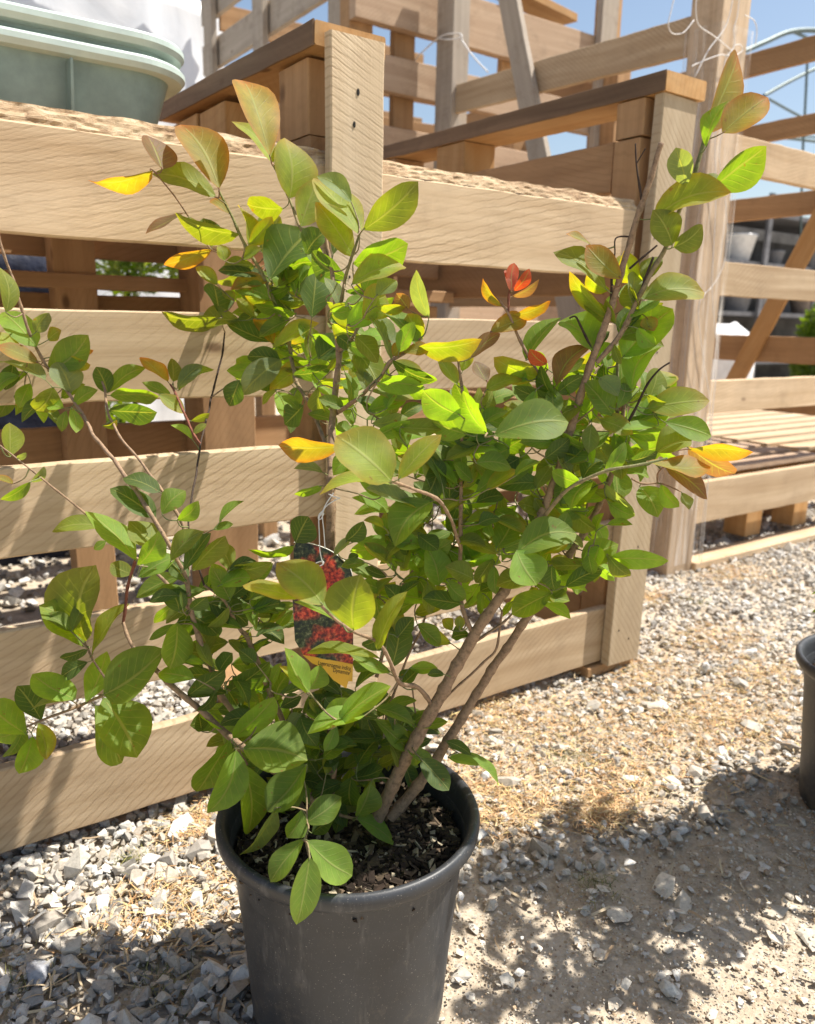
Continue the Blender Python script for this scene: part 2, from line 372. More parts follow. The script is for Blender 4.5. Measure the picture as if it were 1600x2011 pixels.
# ---- front crate
C1 = thing('wooden_crate', (0.2, 1.25, 0), 'large slatted crate of pale sawn pine right behind the potted shrub', 'crate', 'wooden slat crates')
SL = [(0.962, 1.106), (0.732, 0.866), (0.506, 0.641), (0.262, 0.398), (0.031, 0.174)]
for i, (a, b_) in enumerate(SL):
    xslat('slat', -1.15, 1.484 + 0.004*i, a, b_, 1.25, W_front, C1, dz=(-0.002 if i % 2 else 0.003))
rough_strip('split_top_edge', -1.15, 0.75, 1.252, 1.272, 1.1055, 1.134, C1, 1)
rough_strip('split_top_edge', 0.79, 1.484, 1.252, 1.272, 1.1085, 1.131, C1, 2)
zpost('upright_plank', 0.694, 0.797, 1.226, 1.248, 0.0, 1.305, W_plank, C1)
for (x_, z_) in ((1.515, 1.05), (1.56, .80), (1.52, .58), (1.555, .33), (1.51, .12), (1.55, .09)):
    nail_hole(x_, 1.222, z_, C1, 0.0022)
for (x_, z_) in ((.73, .93), (.765, .80), (.73, .58), (.77, .33), (.735, .10)):
    nail_hole(x_, 1.226, z_, C1, 0.0022)
nail_hole(0.745, 1.226, 1.222, C1, 0.0045); nail_hole(0.738, 1.226, 1.172, C1, 0.004)
zpost('upright_plank', 1.480, 1.596, 1.222, 1.248, 0.03, 1.345, W_plank, C1, lean=(0.028, 0))
board('foot_plate', (1.43, 1.30, 0.016), (1.60, 1.30, 0.016), 0.12, 0.026, YU, W_brown, C1)
# top rails running back, and the posts and blocks that carry them
board('top_rail', (0.747, 1.252, 1.305), (0.747, 2.02, 1.325), 0.135, 0.036, XU, W_orange, C1, 0.0008)
board('weathered_edge', (0.6785, 1.254, 1.305), (0.6785, 2.018, 1.325), 0.037, 0.004, ZU, W_edge, C1, 0.0007)
zpost('block', 0.695, 0.80, 1.305, 1.415, 1.165, 1.283, W_brown, C1)
zpost('block', 0.695, 0.80, 1.300, 1.415, 1.10, 1.162, W_brown, C1)
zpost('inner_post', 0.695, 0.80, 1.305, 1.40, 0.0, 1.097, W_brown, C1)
zpost('block', 0.695, 0.83, 1.66, 1.80, 1.14, 1.285, W_orange, C1)
zpost('block', 0.695, 0.83, 1.82, 2.00, 1.14, 1.29, W_orange, C1)
zpost('inner_post', 0.695, 0.83, 1.85, 1.98, 0.0, 1.13, W_brown, C1)
board('top_rail', (1.57, 1.215, 1.367), (1.57, 2.36, 1.385), 0.135, 0.040, XU, W_orange, C1, 0.0008)
board('weathered_edge', (1.5015, 1.217, 1.367), (1.5015, 2.358, 1.385), 0.041, 0.004, ZU, W_edge, C1, 0.0009)
zpost('block', 1.505, 1.62, 1.270, 1.350, 1.27, 1.345, W_brown, C1)
zpost('inner_post', 1.505, 1.62, 1.275, 1.35, 0.0, 1.265, W_brown, C1)
zpost('block', 1.505, 1.62, 1.90, 2.03, 1.20, 1.355, W_orange, C1)
zpost('inner_post', 1.505, 1.62, 2.25, 2.35, 0.0, 1.36, W_brown, C1)
for (a, b_) in ((1.16, 1.27), (0.93, 1.03), (0.56, 0.66), (0.06, 0.17)):
    yslat('side_slat', 1.36, 2.24, a, b_, 1.515, W_brown, C1)
# rear wall of the crate, seen in shade through the gaps; that shade is also in its brown
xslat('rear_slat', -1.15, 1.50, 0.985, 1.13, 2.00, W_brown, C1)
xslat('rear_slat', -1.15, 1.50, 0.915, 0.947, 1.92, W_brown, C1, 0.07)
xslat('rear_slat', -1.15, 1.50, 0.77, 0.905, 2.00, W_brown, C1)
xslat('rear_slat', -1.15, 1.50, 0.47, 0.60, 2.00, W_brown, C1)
for x in (-0.55, 0.40, 1.15):
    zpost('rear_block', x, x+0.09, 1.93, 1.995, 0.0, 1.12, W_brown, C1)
for k, (y, wd_) in enumerate(((1.335, .10), (1.50, .12), (1.66, .10), (1.86, .12), (2.03, .10), (2.20, .13), (2.39, .10), (2.60, .14), (2.78, .10))):  # unseen lid, added to throw striped shade on the ground behind
    board('added_shade_slat', (-1.15, y, 1.088), (0.66 if y < 2.02 else 1.48, y, 1.090), wd_, 0.02, YU, W_brown, C1)
for x in (-0.9, 0.1, 1.3):  # posts and bearers added to carry the unseen lid
    zpost('inner_post', x, x+0.06, 2.84, 2.90, 0.0, 1.075, W_brown, C1)
    board('added_shade_bearer', (x+.03, 1.29, 1.066), (x+.03, 2.90, 1.066), 0.05, 0.022, XU, W_brown, C1)
for x in (-0.3, 0.66):
    board('cross_rail', (x, 1.30, 0.02), (x, 1.99, 0.02), 0.10, 0.03, XU, W_brown, C1)

# ---- right-hand crate
C2 = thing('wooden_crate', (2.9, 1.7, 0), 'tall open slatted crate at the right with a film wrapped corner post', 'crate', 'wooden slat crates')
zpost('corner_post', 2.30, 2.44, 1.675, 1.79, 0.0, 2.30, W_pale, C2)
for (a, b_) in ((0.165, 0.318), (0.565, 0.68), (0.967, 1.078), (1.362, 1.475)):
    xslat('slat', 2.442, 3.75, a, b_, 1.70, W_front, C2, 0.03)
xslat('slat', 2.442, 3.75, 0.004, 0.030, 1.66, W_front, C2, 0.10)
for (y0, y1, a, b_, c, d_) in ((1.80, 3.02, 1.705, 1.82, 1.765, 1.86), (1.80, 3.02, 1.32, 1.44, 1.36, 1.49)):
    board('side_slat', (2.345, y0, (a+b_)/2), (2.345, y1, (c+d_)/2), (b_-a), 0.022, ZU, W_front, C2)
for (a, b_) in ((0.93, 1.04), (0.53, 0.63), (0.15, 0.26)):
    yslat('side_slat', 1.80, 3.02, a, b_, 2.335, W_brown, C2)
zpost('corner_post', 2.31, 2.40, 3.02, 3.14, 0.0, 2.45, W_grey, C2)
_bt, _bb = onX(1000, 0, 2.31), onX(1068, 355, 2.31); _dv = (_bt-_bb)
board('brace', _bb - _dv*0.9, _bt + _dv*0.25, 0.095, 0.028, (0, 1, 0), W_grey, C2)
for (a, b_) in ((1.94, 2.035), (1.655, 1.735), (1.335, 1.43), (0.715, 0.83), (0.50, 0.56)):  # unlit inner faces: the brown carries their shade
    yslat('side_slat', 1.74, 3.05, a, b_, 3.42, W_brown, C2, 0.025)
board('brace', onX(1640, 375, 3.41), onX(1415, 800, 3.41), 0.085, 0.02, (0, 1, 0.4), W_orange, C2)
zpost('corner_post', 3.40, 3.50, 3.06, 3.16, 0.0, 2.2, W_brown, C2)
zpost('corner_post', 3.66, 3.75, 1.735, 1.82, 0.0, 2.2, W_brown, C2)
for k in range(9):
    y = 1.80 + k*0.145
    board('floor_slat', (2.44, y, 0.335), (3.40, y, 0.335), 0.10, 0.02, YU, W_back, C2)
for x in (2.47, 2.93, 3.28):
    zpost('pallet_block', x, x+0.11, 1.78, 1.88, 0.035, 0.322, W_orange, C2)
    zpost('pallet_block', x, x+0.11, 2.75, 2.85, 0.035, 0.322, W_brown, C2)

PL = thing('pallet', (4.3, 2.6, 0), 'low slatted pallet lit in stripes beyond the right crate', 'pallet')
for k in range(13):
    y = 1.95 + k*0.15
    board('deck_slat', (3.47, y, 0.335), (5.6, y, 0.335), 0.10, 0.02, YU, W_front, PL)
for x in (3.5, 4.4, 5.4):
    for y in (1.95, 2.8, 3.7):
        zpost('block', x, x+.12, y, y+.10, 0.0, 0.324, W_brown, PL)
# ---- big stack of crates behind
C3 = thing('wooden_crate', (2.7, 3.2, 0), 'big brown board crate standing behind the front crate below the sky', 'crate', 'wooden slat crates')
for (a, b_, t) in ((2.10, 2.31, 0.05), (1.84, 1.985, 0.04), (1.53, 1.70, 0.04), (1.18, 1.36, 0.04), (0.85, 1.0, 0.04), (0.5, 0.66, 0.04), (0.1, 0.28, 0.04)):
    xslat('front_board', 1.93, 3.62, a, b_, 3.20, W_back, C3, t)
zpost('corner_post', 1.93, 2.05, 3.25, 3.33, 0, 2.9, W_brown, C3)
zpost('front_post', 3.36, 3.48, 3.155, 3.195, 0, 2.75, W_grey, C3)
zpost('front_post', 2.17, 2.28, 3.26, 3.30, 0, 2.75, W_brown, C3)
zpost('front_post', 2.80, 2.90, 3.26, 3.30, 0, 2.75, W_brown, C3)
zpost('corner_post', 3.52, 3.62, 3.26, 3.36, 0, 2.75, W_brown, C3)
for (a, b_) in ((2.56, 2.75), (2.29, 2.45), (1.95, 2.11), (1.6, 1.76), (1.2, 1.36), (0.8, 0.96), (0.4, 0.56)):
    yslat('side_board', 3.34, 5.1, a, b_, 2.0, W_grey, C3, 0.03)
for y in (3.36, 4.16, 4.84):
    zpost('side_post', 1.955, 1.99, y, y+0.12, 0, 3.2, W_grey, C3)
for (a, b_) in ((1.98, 2.13), (1.66, 1.88), (1.34, 1.56), (1.0, 1.2)):
    xslat('inner_board', 2.06, 3.5, a, b_, 3.75, W_brown, C3, 0.03, 0.03)
board('top_rail', (2.2, 3.27, 2.47), (3.55, 3.60, 2.52), 0.14, 0.04, (0, 1, 0), W_orange, C3)
for z in (2.5, 2.1, 1.8, 1.45, 1.1, 0.75, 0.4):
    xslat('rear_board', 2.04, 3.5, z, z+0.14, 4.9, W_brown, C3, 0.03)
for z in (2.05, 1.62, 1.2, 0.75, 0.3):
    yslat('side_board', 3.38, 4.88, z, z+0.16, 3.58, W_brown, C3, 0.03)

# ------------------------------------------------------------------ tubes
def tube_arr(pts, rads, ns=6, capped=True):
    """returns V,F(quads) for one tube; pts list of Vector"""
    n = len(pts); P = [Vector(p) for p in pts]; V = []; prev = None
    for i in range(n):
        t = (P[min(i+1, n-1)] - P[max(i-1, 0)]).normalized()
        if prev is None:
            a = Vector((0, 0, 1)) if abs(t.z) < 0.9 else Vector((1, 0, 0)); prev = t.cross(a).normalized()
        prev = (prev - t*prev.dot(t)).normalized(); b = t.cross(prev)
        for k in range(ns):
            an = 2*math.pi*k/ns; V.append(P[i] + (prev*math.cos(an) + b*math.sin(an))*rads[i])
    F = []
    for i in range(n-1):
        for k in range(ns):
            F.append((i*ns+k, i*ns+(k+1) % ns, (i+1)*ns+(k+1) % ns, (i+1)*ns+k))
    if capped:
        c = len(V); V.append(P[-1] + (P[-1]-P[-2]).normalized()*rads[-1]*0.4)
        for k in range(ns): F.append(((n-1)*ns+k, (n-1)*ns+(k+1) % ns, c, c))
    return V, F
def smooth_path(pts, sub=5):
    P = [Vector(p) for p in pts]; out = []
    for i in range(len(P)-1):
        p0, p1, p2, p3 = P[max(i-1, 0)], P[i], P[i+1], P[min(i+2, len(P)-1)]
        for s in range(sub):
            t = s/sub
            out.append(0.5*((2*p1) + (p2-p0)*t + (2*p0-5*p1+4*p2-p3)*t*t + (3*p1-p0-3*p2+p3)*t**3))
    out.append(P[-1]); return out
def tube(name, pts, r, mat, parent=None, ns=6, sub=5):
    pp = smooth_path(pts, sub); V, F = tube_arr(pp, [r]*len(pp), ns)
    F = [f if f[2] != f[3] else f[:3] for f in F]
    return mesh_obj(name, V, F, mat, parent, smooth=True)

# twine on the crate posts
T1 = thing('twine', (2.35, 1.66, 1.7), 'white twine knotted round the top of the pale corner post', 'twine')
def py_(px, py, Y=1.655): return onY(px, py, Y)
for k, pl in enumerate([
    [(1368, -10), (1366, 20), (1372, 50), (1400, 70), (1425, 90), (1440, 105), (1428, 110)],
    [(1452, -10), (1448, 30), (1440, 60), (1442, 90), (1425, 112)], [(1440, -10), (1432, 30), (1420, 60), (1390, 100), (1365, 150)],
    [(1358, 130), (1385, 118), (1415, 108), (1432, 112)], [(1440, 90), (1452, 88), (1458, 98), (1446, 108), (1430, 110)],
    [(1325, -10), (1318, 20), (1312, 48), (1320, 66), (1342, 64), (1362, 40)], [(1462, 30), (1480, 40), (1486, 60), (1483, 88)],
    [(1430, 112), (1428, 200), (1412, 300), (1420, 360), (1428, 460), (1420, 520), (1400, 560), (1372, 600), (1380, 700), (1392, 780), (1395, 900), (1382, 1000), (1372, 1100)],
    [(1425, 112), (1405, 250), (1405, 400), (1398, 560), (1404, 650), (1410, 700), (1400, 800), (1390, 950), (1376, 1110)]]):
    tube('strand', [py_(a, b_, 1.652 + 0.006*(k % 2) - (0.0 if k > 1 else 0.01)) for a, b_ in pl], 0.0016 if k < 7 else 0.0013, M_twine, T1)
T2 = thing('twine', (2.3, 3.0, 1.9), 'loose white twine tied round the far grey post of the right crate', 'twine')
tube('strand', [onX(a, b_, 2.29) for a, b_ in [(795, 150), (815, 118), (845, 88), (870, 70), (900, 66), (906, 75), (880, 78), (862, 76)]], 0.003, M_twine, T2)
tube('strand', [onX(a, b_, 2.29) for a, b_ in [(903, 72), (915, 92), (935, 118), (958, 142)]], 0.003, M_twine, T2)
# stretch film round the corner post: thin clear folds
M_wrap, nt_, p_ = newmat('stretch_film')
p_.inputs['Base Color'].default_value = (0.9, 0.86, 0.8, 1); p_.inputs['Roughness'].default_value = 0.22; p_.inputs['Alpha'].default_value = 1
_tr = N(nt_, 'ShaderNodeBsdfTransparent'); _mx = N(nt_, 'ShaderNodeMixShader')
_tc = N(nt_, 'ShaderNodeTexCoord'); _mp = N(nt_, 'ShaderNodeMapping'); _mp.inputs['Scale'].default_value = (60, 60, 2.2); L(nt_, _tc.outputs['Object'], _mp.inputs[0])
_n = N(nt_, 'ShaderNodeTexNoise', i_Scale=1.0, i_Detail=4.0, i_Distortion=0.6); L(nt_, _mp.outputs[0], _n.inputs['Vector'])
L(nt_, ramp(nt_, _n.outputs[0], [(0.48, 0.04), (0.72, 0.55)]), _mx.inputs[0]); L(nt_, _tr.outputs[0], _mx.inputs[1]); L(nt_, p_.outputs[0], _mx.inputs[2])
L(nt_, _mx.outputs[0], nt_.nodes['Material Output'].inputs['Surface'])
V, F = [], []
for i in range(41):
    z = 0.04 + 1.72*i/40
    for k in range(25):
        t = k/24*4; s = int(min(t, 3.999)); u = t-s
        cs = [(2.29, 1.665), (2.452, 1.665), (2.452, 1.80), (2.29, 1.80), (2.29, 1.665)]
        x = cs[s][0] + (cs[s+1][0]-cs[s][0])*u; y = cs[s][1] + (cs[s+1][1]-cs[s][1])*u
        g = noise.noise(Vector((x*50, y*50, z*2.2)))*0.005
        V.append((x+g, y+g-0.002, z))
for i in range(40):
    for k in range(24): F.append((i*25+k, i*25+k+1, (i+1)*25+k+1, (i+1)*25+k))
mesh_obj('film_wrap', V, F, M_wrap, C2, smooth=True)

# ------------------------------------------------------------------ nested planter tubs
def tub(base, label, LX, LY, H, parent_col=None):
    o = thing('planter_tub', base, label, 'planter', 'nested green planter tubs')
    def ring(lx, ly, r, z, n=14):
        out = []
        for (cx, cy, a0) in ((lx-r, -ly+r, -90), (lx-r, ly-r, 0), (-lx+r, ly-r, 90), (-lx+r, -ly+r, 180)):
            for k in range(n+1):
                a = math.radians(a0 + 90*k/n); out.append((cx+math.cos(a)*r, cy+math.sin(a)*r, z))
        return out
    hx, hy = LX/2, LY/2
    prof = [(0.86, 0.80, .05, 0.0), (0.865, 0.805, .055, 0.004), (0.93, 0.90, .075, H*0.80), (0.935, 0.905, .08, H-0.022), (0.985, 0.975, .10, H-0.020), (1.0, 1.0, .11, H-0.012), (1.0, 1.0, .11, H-0.004), (0.99, 0.985, .105, H), (0.925, 0.895, .08, H-0.004), (0.90, 0.86, .07, H*0.5), (0.84, 0.78, .05, 0.008)]
    V, F = [], []
    for (sx, sy, r, z) in prof: V += [(x+base[0], y+base[1], zz+base[2]) for (x, y, zz) in ring(hx*sx, hy*sy, r, z)]
    n = 60
    for i in range(len(prof)-1):
        for k in range(n): F.append((i*n+k, i*n+(k+1) % n, (i+1)*n+(k+1) % n, (i+1)*n+k))
    F.append(tuple(range(n-1, -1, -1))); F.append(tuple((len(prof)-1)*n+k for k in range(n)))
    def part(nm, ia, ib, mt):
        used = sorted({v for f in F for v in f if ia <= v//n <= ib}); mp_ = {v: k for k, v in enumerate(used)}
        return mesh_obj(nm, [V[v] for v in used], [tuple(mp_[v] for v in f) for f in F if all(ia <= v//n <= ib for v in f)], mt, o)
    part('tub_wall', 0, 3, M_tub); part('rim', 3, 8, M_rimp); part('tub_inside', 8, 10, M_tub)
    return o
tb = tub((0.055, 1.585, 1.135), 'lower of two nested pale green planter tubs on the crate', 0.98, 0.40, 0.125)
for x in (-0.32, -0.16, 0.0, 0.16, 0.28):       # moulded ribs on the front
    mesh_obj('rib', [(0.055+x-0.0025, 1.396, 1.142), (0.055+x+0.0025, 1.396, 1.142), (0.055+x+0.0018, 1.3775, 1.233), (0.055+x-0.0018, 1.3775, 1.233),
                     (0.055+x-0.004, 1.44, 1.142), (0.055+x+0.004, 1.44, 1.142), (0.055+x+0.003, 1.41, 1.233), (0.055+x-0.003, 1.41, 1.233)],
             [(0, 1, 2, 3), (0, 4, 5, 1), (1, 5, 6, 2), (3, 2, 6, 7), (0, 3, 7, 4)], M_tub, tb)
tub((0.055, 1.585, 1.169), 'upper of two nested pale green planter tubs on the crate', 0.98, 0.40, 0.125)
TB2 = thing('board', (0.35, 1.6, 1.14), 'dark flat board under the nested green tubs', 'board')
board('board_body', (-0.45, 1.62, 1.119), (0.60, 1.62, 1.119), 0.36, 0.028, YU, W_brown, TB2)

# ------------------------------------------------------------------ pots
def lathe(name, cx, cy, prof, mat, parent, n=96, wob=0.0):
    V, F = [], []
    for i, (r, z) in enumerate(prof):
        for k in range(n):
            a = 2*math.pi*k/n; rr = r*(1+wob*math.sin(2*a+1)+wob*0.5*math.sin(3*a)); V.append((cx+rr*math.cos(a), cy+rr*math.sin(a), z))
    for i in range(len(prof)-1):
        for k in range(n): F.append((i*n+k, i*n+(k+1) % n, (i+1)*n+(k+1) % n, (i+1)*n+k))
    F.append(tuple(range(n-1, -1, -1))); F.append(tuple((len(prof)-1)*n+k for k in range(n)))
    return mesh_obj(name, V, F, mat, parent, smooth=True)
def soil(cx, cy, r, z, parent, nchip=1500):
    n = 34; V, F = [(cx, cy, z)], []
    rings = 14
    for i in range(1, rings+1):
        for k in range(n*2):
            a = math.pi*k/n; rr = r*i/rings
            V.append((cx+rr*math.cos(a), cy+rr*math.sin(a), z + noise.noise(Vector((rr*math.cos(a)*25, rr*math.sin(a)*25, 2)))*0.010 + 0.006*(1-i/rings)))
    m = 2*n
    for k in range(m): F.append((0, 1+k, 1+(k+1) % m))
    for i in range(rings-1):
        for k in range(m): F.append((1+i*m+k, 1+(i+1)*m+k, 1+(i+1)*m+(k+1) % m, 1+i*m+(k+1) % m))
    mesh_obj('potting_soil', V, F, M_soil, parent, smooth=True)
    # bark chips
    box = np.array([(-1, -1, -1), (1, -1, -1), (1, 1, -1), (-1, 1, -1), (-1, -1, 1), (1, -1, 1), (1, 1, 1), (-1, 1, 1)], float)
    bf = np.array([(0, 3, 2, 1), (4, 5, 6, 7), (0, 1, 5, 4), (1, 2, 6, 5), (2, 3, 7, 6), (3, 0, 4, 7)])
    VV, FF, CC = [], [], []
    for i in range(nchip):
        a = random.random()*6.283; rr = r*math.sqrt(random.random())*0.97
        s = np.array([random.uniform(.003, .011), random.uniform(.0012, .004), random.uniform(.0006, .002)])
        R = np.array(Matrix.Rotation(random.random()*6.28, 3, 'Z') @ Matrix.Rotation(random.gauss(0, .55), 3, 'X') @ Matrix.Rotation(random.gauss(0, .45), 3, 'Y'))
        b = box*s*(1+0.3*rng.standard_normal((8, 1))*0.4)
        VV.append(b @ R.T + np.array([cx+rr*math.cos(a), cy+rr*math.sin(a), z+0.004+random.random()*0.008])); FF.append(bf+8*i)
        c = random.choice([(.022, .015, .010), (.035, .024, .016), (.07, .05, .03), (.14, .10, .065), (.40, .34, .24), (.04, .026, .018), (.03, .02, .013)]); CC.append(np.tile(np.array(c)*random.uniform(.7, 1.2), (8, 1)))
    o = np_mesh('bark_mulch', np.vstack(VV), np.vstack(FF), M_chip, parent, col=np.vstack(CC)); o['kind'] = 'stuff'
    return o
def pot(cx, cy, label, H=0.285, R=0.158, with_chips=1500):
    o = thing('plant_pot', (cx, cy, 0), label, 'plant pot', 'black nursery pots')
    prof = [(R*0.735, 0.0), (R*0.75, 0.003), (R*0.765, 0.02), (R*0.80, 0.10), (R*0.85, 0.19), (R*0.885, H-0.030), (R*0.90, H-0.026), (R*0.965, H-0.022), (R*0.995, H-0.015), (R, H-0.006), (R*0.985, H), (R*0.955, H+0.001), (R*0.925, H-0.003), (R*0.905, H-0.012), (R*0.87, H-0.06), (R*0.72, 0.012)]
    lathe('pot_body', cx, cy, prof, M_pot, o, wob=0.004)
    soil(cx, cy, R*0.865, H-0.052, o, with_chips)
    return o
PC = (0.440, 0.735)
POT = pot(*PC, 'black nursery pot in the middle foreground holding the leafy shrub', with_chips=2300)
POT2 = pot(1.466, 0.578, 'black nursery pot cut off by the right edge standing on the gravel', with_chips=300)

# ------------------------------------------------------------------ ground
def ground_mat():
    m, nt, p = newmat('sandy_ground')
    tc = N(nt, 'ShaderNodeTexCoord'); P = tc.outputs['Object']
    n1 = N(nt, 'ShaderNodeTexNoise', i_Scale=5.0, i_Detail=8.0, i_Roughness=0.7); L(nt, P, n1.inputs['Vector'])
    n2 = N(nt, 'ShaderNodeTexNoise', i_Scale=90.0, i_Detail=6.0, i_Roughness=0.75); L(nt, P, n2.inputs['Vector'])
    v = N(nt, 'ShaderNodeTexVoronoi', i_Scale=120.0); L(nt, P, v.inputs['Vector'])
    v2 = N(nt, 'ShaderNodeTexVoronoi', i_Scale=38.0); v2.inputs['Randomness'].default_value = 1; L(nt, P, v2.inputs['Vector'])
    c = ramp(nt, n1.outputs[0], [(0.3, (0.40, 0.32, 0.23)), (0.5, (0.49, 0.41, 0.31)), (0.7, (0.58, 0.50, 0.40))])
    c = mix(nt, 0.7, c, ramp(nt, n2.outputs[0], [(0.3, 0.45), (0.55, 1.0), (0.75, 1.2)]), 'MULTIPLY')
    c = mix(nt, ramp(nt, v.outputs['Distance'], [(0.15, 0.35), (0.4, 0.0)]), c, (0.58, 0.53, 0.45))
    c = mix(nt, ramp(nt, v2.outputs['Distance'], [(0.06, 0.8), (0.10, 0.0)]), c, (0.09, 0.06, 0.04))
    L(nt, c, p.inputs['Base Color']); p.inputs['Roughness'].default_value = 0.95; p.inputs['Specular IOR Level'].default_value = 0.15
    h = math_(nt, 'ADD', math_(nt, 'MULTIPLY', n2.outputs[0], 1.0), math_(nt, 'MULTIPLY', v.outputs['Distance'], -0.6))
    b = N(nt, 'ShaderNodeBump', i_Strength=0.8, i_Distance=0.004); L(nt, h, b.inputs['Height']); L(nt, b.outputs[0], p.inputs['Normal'])
    return m
M_ground = ground_mat()
def gz(x, y): return noise.noise(Vector((x*1.6, y*1.6, 0)))*0.008 + noise.noise(Vector((x*7, y*7, 4)))*0.003
nx, ny = 150, 150; V, F = [], []
xs = np.concatenate([[-150, -40, -10, -4], np.linspace(-1.2, 4.2, nx), [6, 12, 40, 150, 300]])
ys = np.concatenate([[-100, -20, -4, -1], np.linspace(-.2, 5.2, ny), [7, 12, 40, 150, 300]])
for x in xs:
    for y in ys:
        near = -1.3 < x < 4.3 and -0.3 < y < 5.3
        V.append((x, y, gz(x, y)-0.004 if near else -0.004))
NY = len(ys)
F = np.array([(i*NY+j, (i+1)*NY+j, (i+1)*NY+j+1, i*NY+j+1) for i in range(len(xs)-1) for j in range(NY-1)])
g = np_mesh('ground', np.array(V), F, M_ground, smooth=True); tag(g, kind='structure')

def visible(x, y, mg=160):
    d = Vector((x, y, 0))-CAM; w_ = d.dot(CF)
    if w_ < 0.1: return False
    px = d.dot(CR)/w_*FPX+800; py = d.dot(CD)/w_*FPX+1005
    return -mg < px < 1600+mg and py < 2011+mg*1.6
def sandy(x, y):
    """1 = bare sand (lower right of the view)"""
    d = (0.86-0.16*(x-0.6)-y) + noise.noise(Vector((x*3, y*3, 8)))*0.10 + noise.noise(Vector((x*11, y*11, 8)))*0.05
    if x < 0.50: d -= (0.50-x)*2.2
    return max(0.0, min(1.0, d/0.13))
# rock variants
def rock_variants(n, pts, sq, seed):
    out = []; r = random.Random(seed)
    for i in range(n):
        bm = bmesh.new()
        for k in range(pts):
            v = Vector((r.gauss(0, 1), r.gauss(0, 1), r.gauss(0, 1))).normalized()*r.uniform(0.82, 1.1)
            bm.verts.new((v.x*r.uniform(.95, 1.05), v.y*r.uniform(0.9, 1), v.z))
        bmesh.ops.convex_hull(bm, input=bm.verts[:])
        bmesh.ops.delete(bm, geom=[v for v in bm.verts if not v.link_faces], context='VERTS')
        bmesh.ops.triangulate(bm, faces=bm.faces[:]); bmesh.ops.recalc_face_normals(bm, faces=bm.faces[:])
        bm.verts.index_update()
        out.append((np.array([v.co[:] for v in bm.verts]), np.array([[v.index for v in f.verts] for f in bm.faces]))); bm.free()
    return out
VAR_A = rock_variants(30, 10, 1, 3); VAR_B = rock_variants(20, 16, 1, 5)
STC = [(.56, .52, .45), (.48, .44, .38), (.62, .59, .54), (.38, .35, .31), (.46, .41, .34), (.68, .66, .62), (.34, .32, .29), (.52, .46, .38)]
def scatter(name, label_kind, n, sampler, variants, rr, flat, mat, smooth=False, sink=0.35, cols=STC):
    VV, FF, CC = [], [], []; off = 0; cnt = 0; tries = 0
    while cnt < n and tries < n*8:
        tries += 1
        q = sampler()
        if q is None: continue
        x, y, z = q; v, f = variants[random.randrange(len(variants))]
        s = rr(x, y)
        if s is None: continue
        sc3 = np.array([s*random.uniform(.8, 1.35), s*random.uniform(.7, 1.0), s*flat*random.uniform(.75, 1.15)])
        R = np.array(Matrix.Rotation(random.random()*6.28, 3, 'Z') @ Matrix.Rotation(random.gauss(0, .25), 3, 'X') @ Matrix.Rotation(random.gauss(0, .25), 3, 'Y'))
        VV.append((v*sc3) @ R.T + np.array([x, y, z + gz(x, y) + sc3[2]*(1-2*sink)])); FF.append(f+off); off += len(v)
        c = np.array(random.choice(cols))*random.uniform(.78, 1.12); CC.append(np.tile(c, (len(v), 1))); cnt += 1
    o = np_mesh(name, np.vstack(VV), np.vstack(FF), mat, col=np.vstack(CC), smooth=smooth); tag(o, kind='stuff'); return o
def samp_area(x0, x1, y0, y1, cond):
    def s():
        x, y = random.uniform(x0, x1), random.uniform(y0, y1)
        if not visible(x, y) or not cond(x, y): return None
        return x, y, random.choice((0, 0, 0.004, 0.009))
    return s
inpot = lambda x, y: (x-PC[0])**2+(y-PC[1])**2 < 0.118**2 or (x-1.466)**2+(y-.575)**2 < 0.118**2
g1 = scatter('gravel', None, 12500, samp_area(-0.5, 1.0, 0.3, 2.2, lambda x, y: not inpot(x, y) and x < 0.62+0.35*max(0, y-0.75) and sandy(x, y) < .55 and random.random() > sandy(x, y)**.5*0.99),
        VAR_A, lambda x, y: math.exp(random.gauss(math.log(.0078), .42)), 0.78, M_stone)
g1['label'] = 'pale angular grey gravel heaped in front of the slats and round the pot'; g1['category'] = 'gravel'
g2 = scatter('pebbles', None, 23000, samp_area(0.5, 3.9, 0.3, 2.3, lambda x, y: not inpot(x, y) and sandy(x, y) < .55 and random.random() > sandy(x, y)**.5*0.99),
        VAR_B, lambda x, y: math.exp(random.gauss(math.log(.0062), .42)), 0.66, M_stone, False)
g2['label'] = 'rounded pale pebbles on the ground right of the crate'; g2['category'] = 'pebbles'
g3 = scatter('gravel', None, 11000, samp_area(-0.5, 5.5, 1.9, 5.0, lambda x, y: True), VAR_A[:6],
        lambda x, y: math.exp(random.gauss(math.log(.013), .35)), 0.7, M_stone)
g3['label'] = 'coarse pale gravel on the ground behind the crates'; g3['category'] = 'gravel'
g4 = scatter('grit', None, 15000, samp_area(-0.1, 1.9, 0.2, 1.25, lambda x, y: not inpot(x, y) and random.random() < 0.35+0.65*sandy(x, y)), VAR_A[:5],
        lambda x, y: math.exp(random.gauss(math.log(.0016), .45)), 0.7, M_stone, sink=.25, cols=[(.58, .5, .4), (.62, .56, .46), (.5, .42, .32), (.52, .5, .46), (.3, .22, .15), (.42, .31, .2)])
g4['label'] = 'fine loose grit strewn over the sandy ground'; g4['category'] = 'grit'
g5 = scatter('flat_stones', None, 420, samp_area(0.35, 1.8, 0.2, 1.0, lambda x, y: not inpot(x, y) and sandy(x, y) > .3), VAR_B,
        lambda x, y: math.exp(random.gauss(math.log(.0062), .5)), 0.24, M_stone, sink=.45, cols=STC[:3]+[(.58, .51, .41), (.62, .55, .45), (.66, .6, .5)])
g5['label'] = 'flat pale stones half buried in the bare sandy patch'; g5['category'] = 'stones'
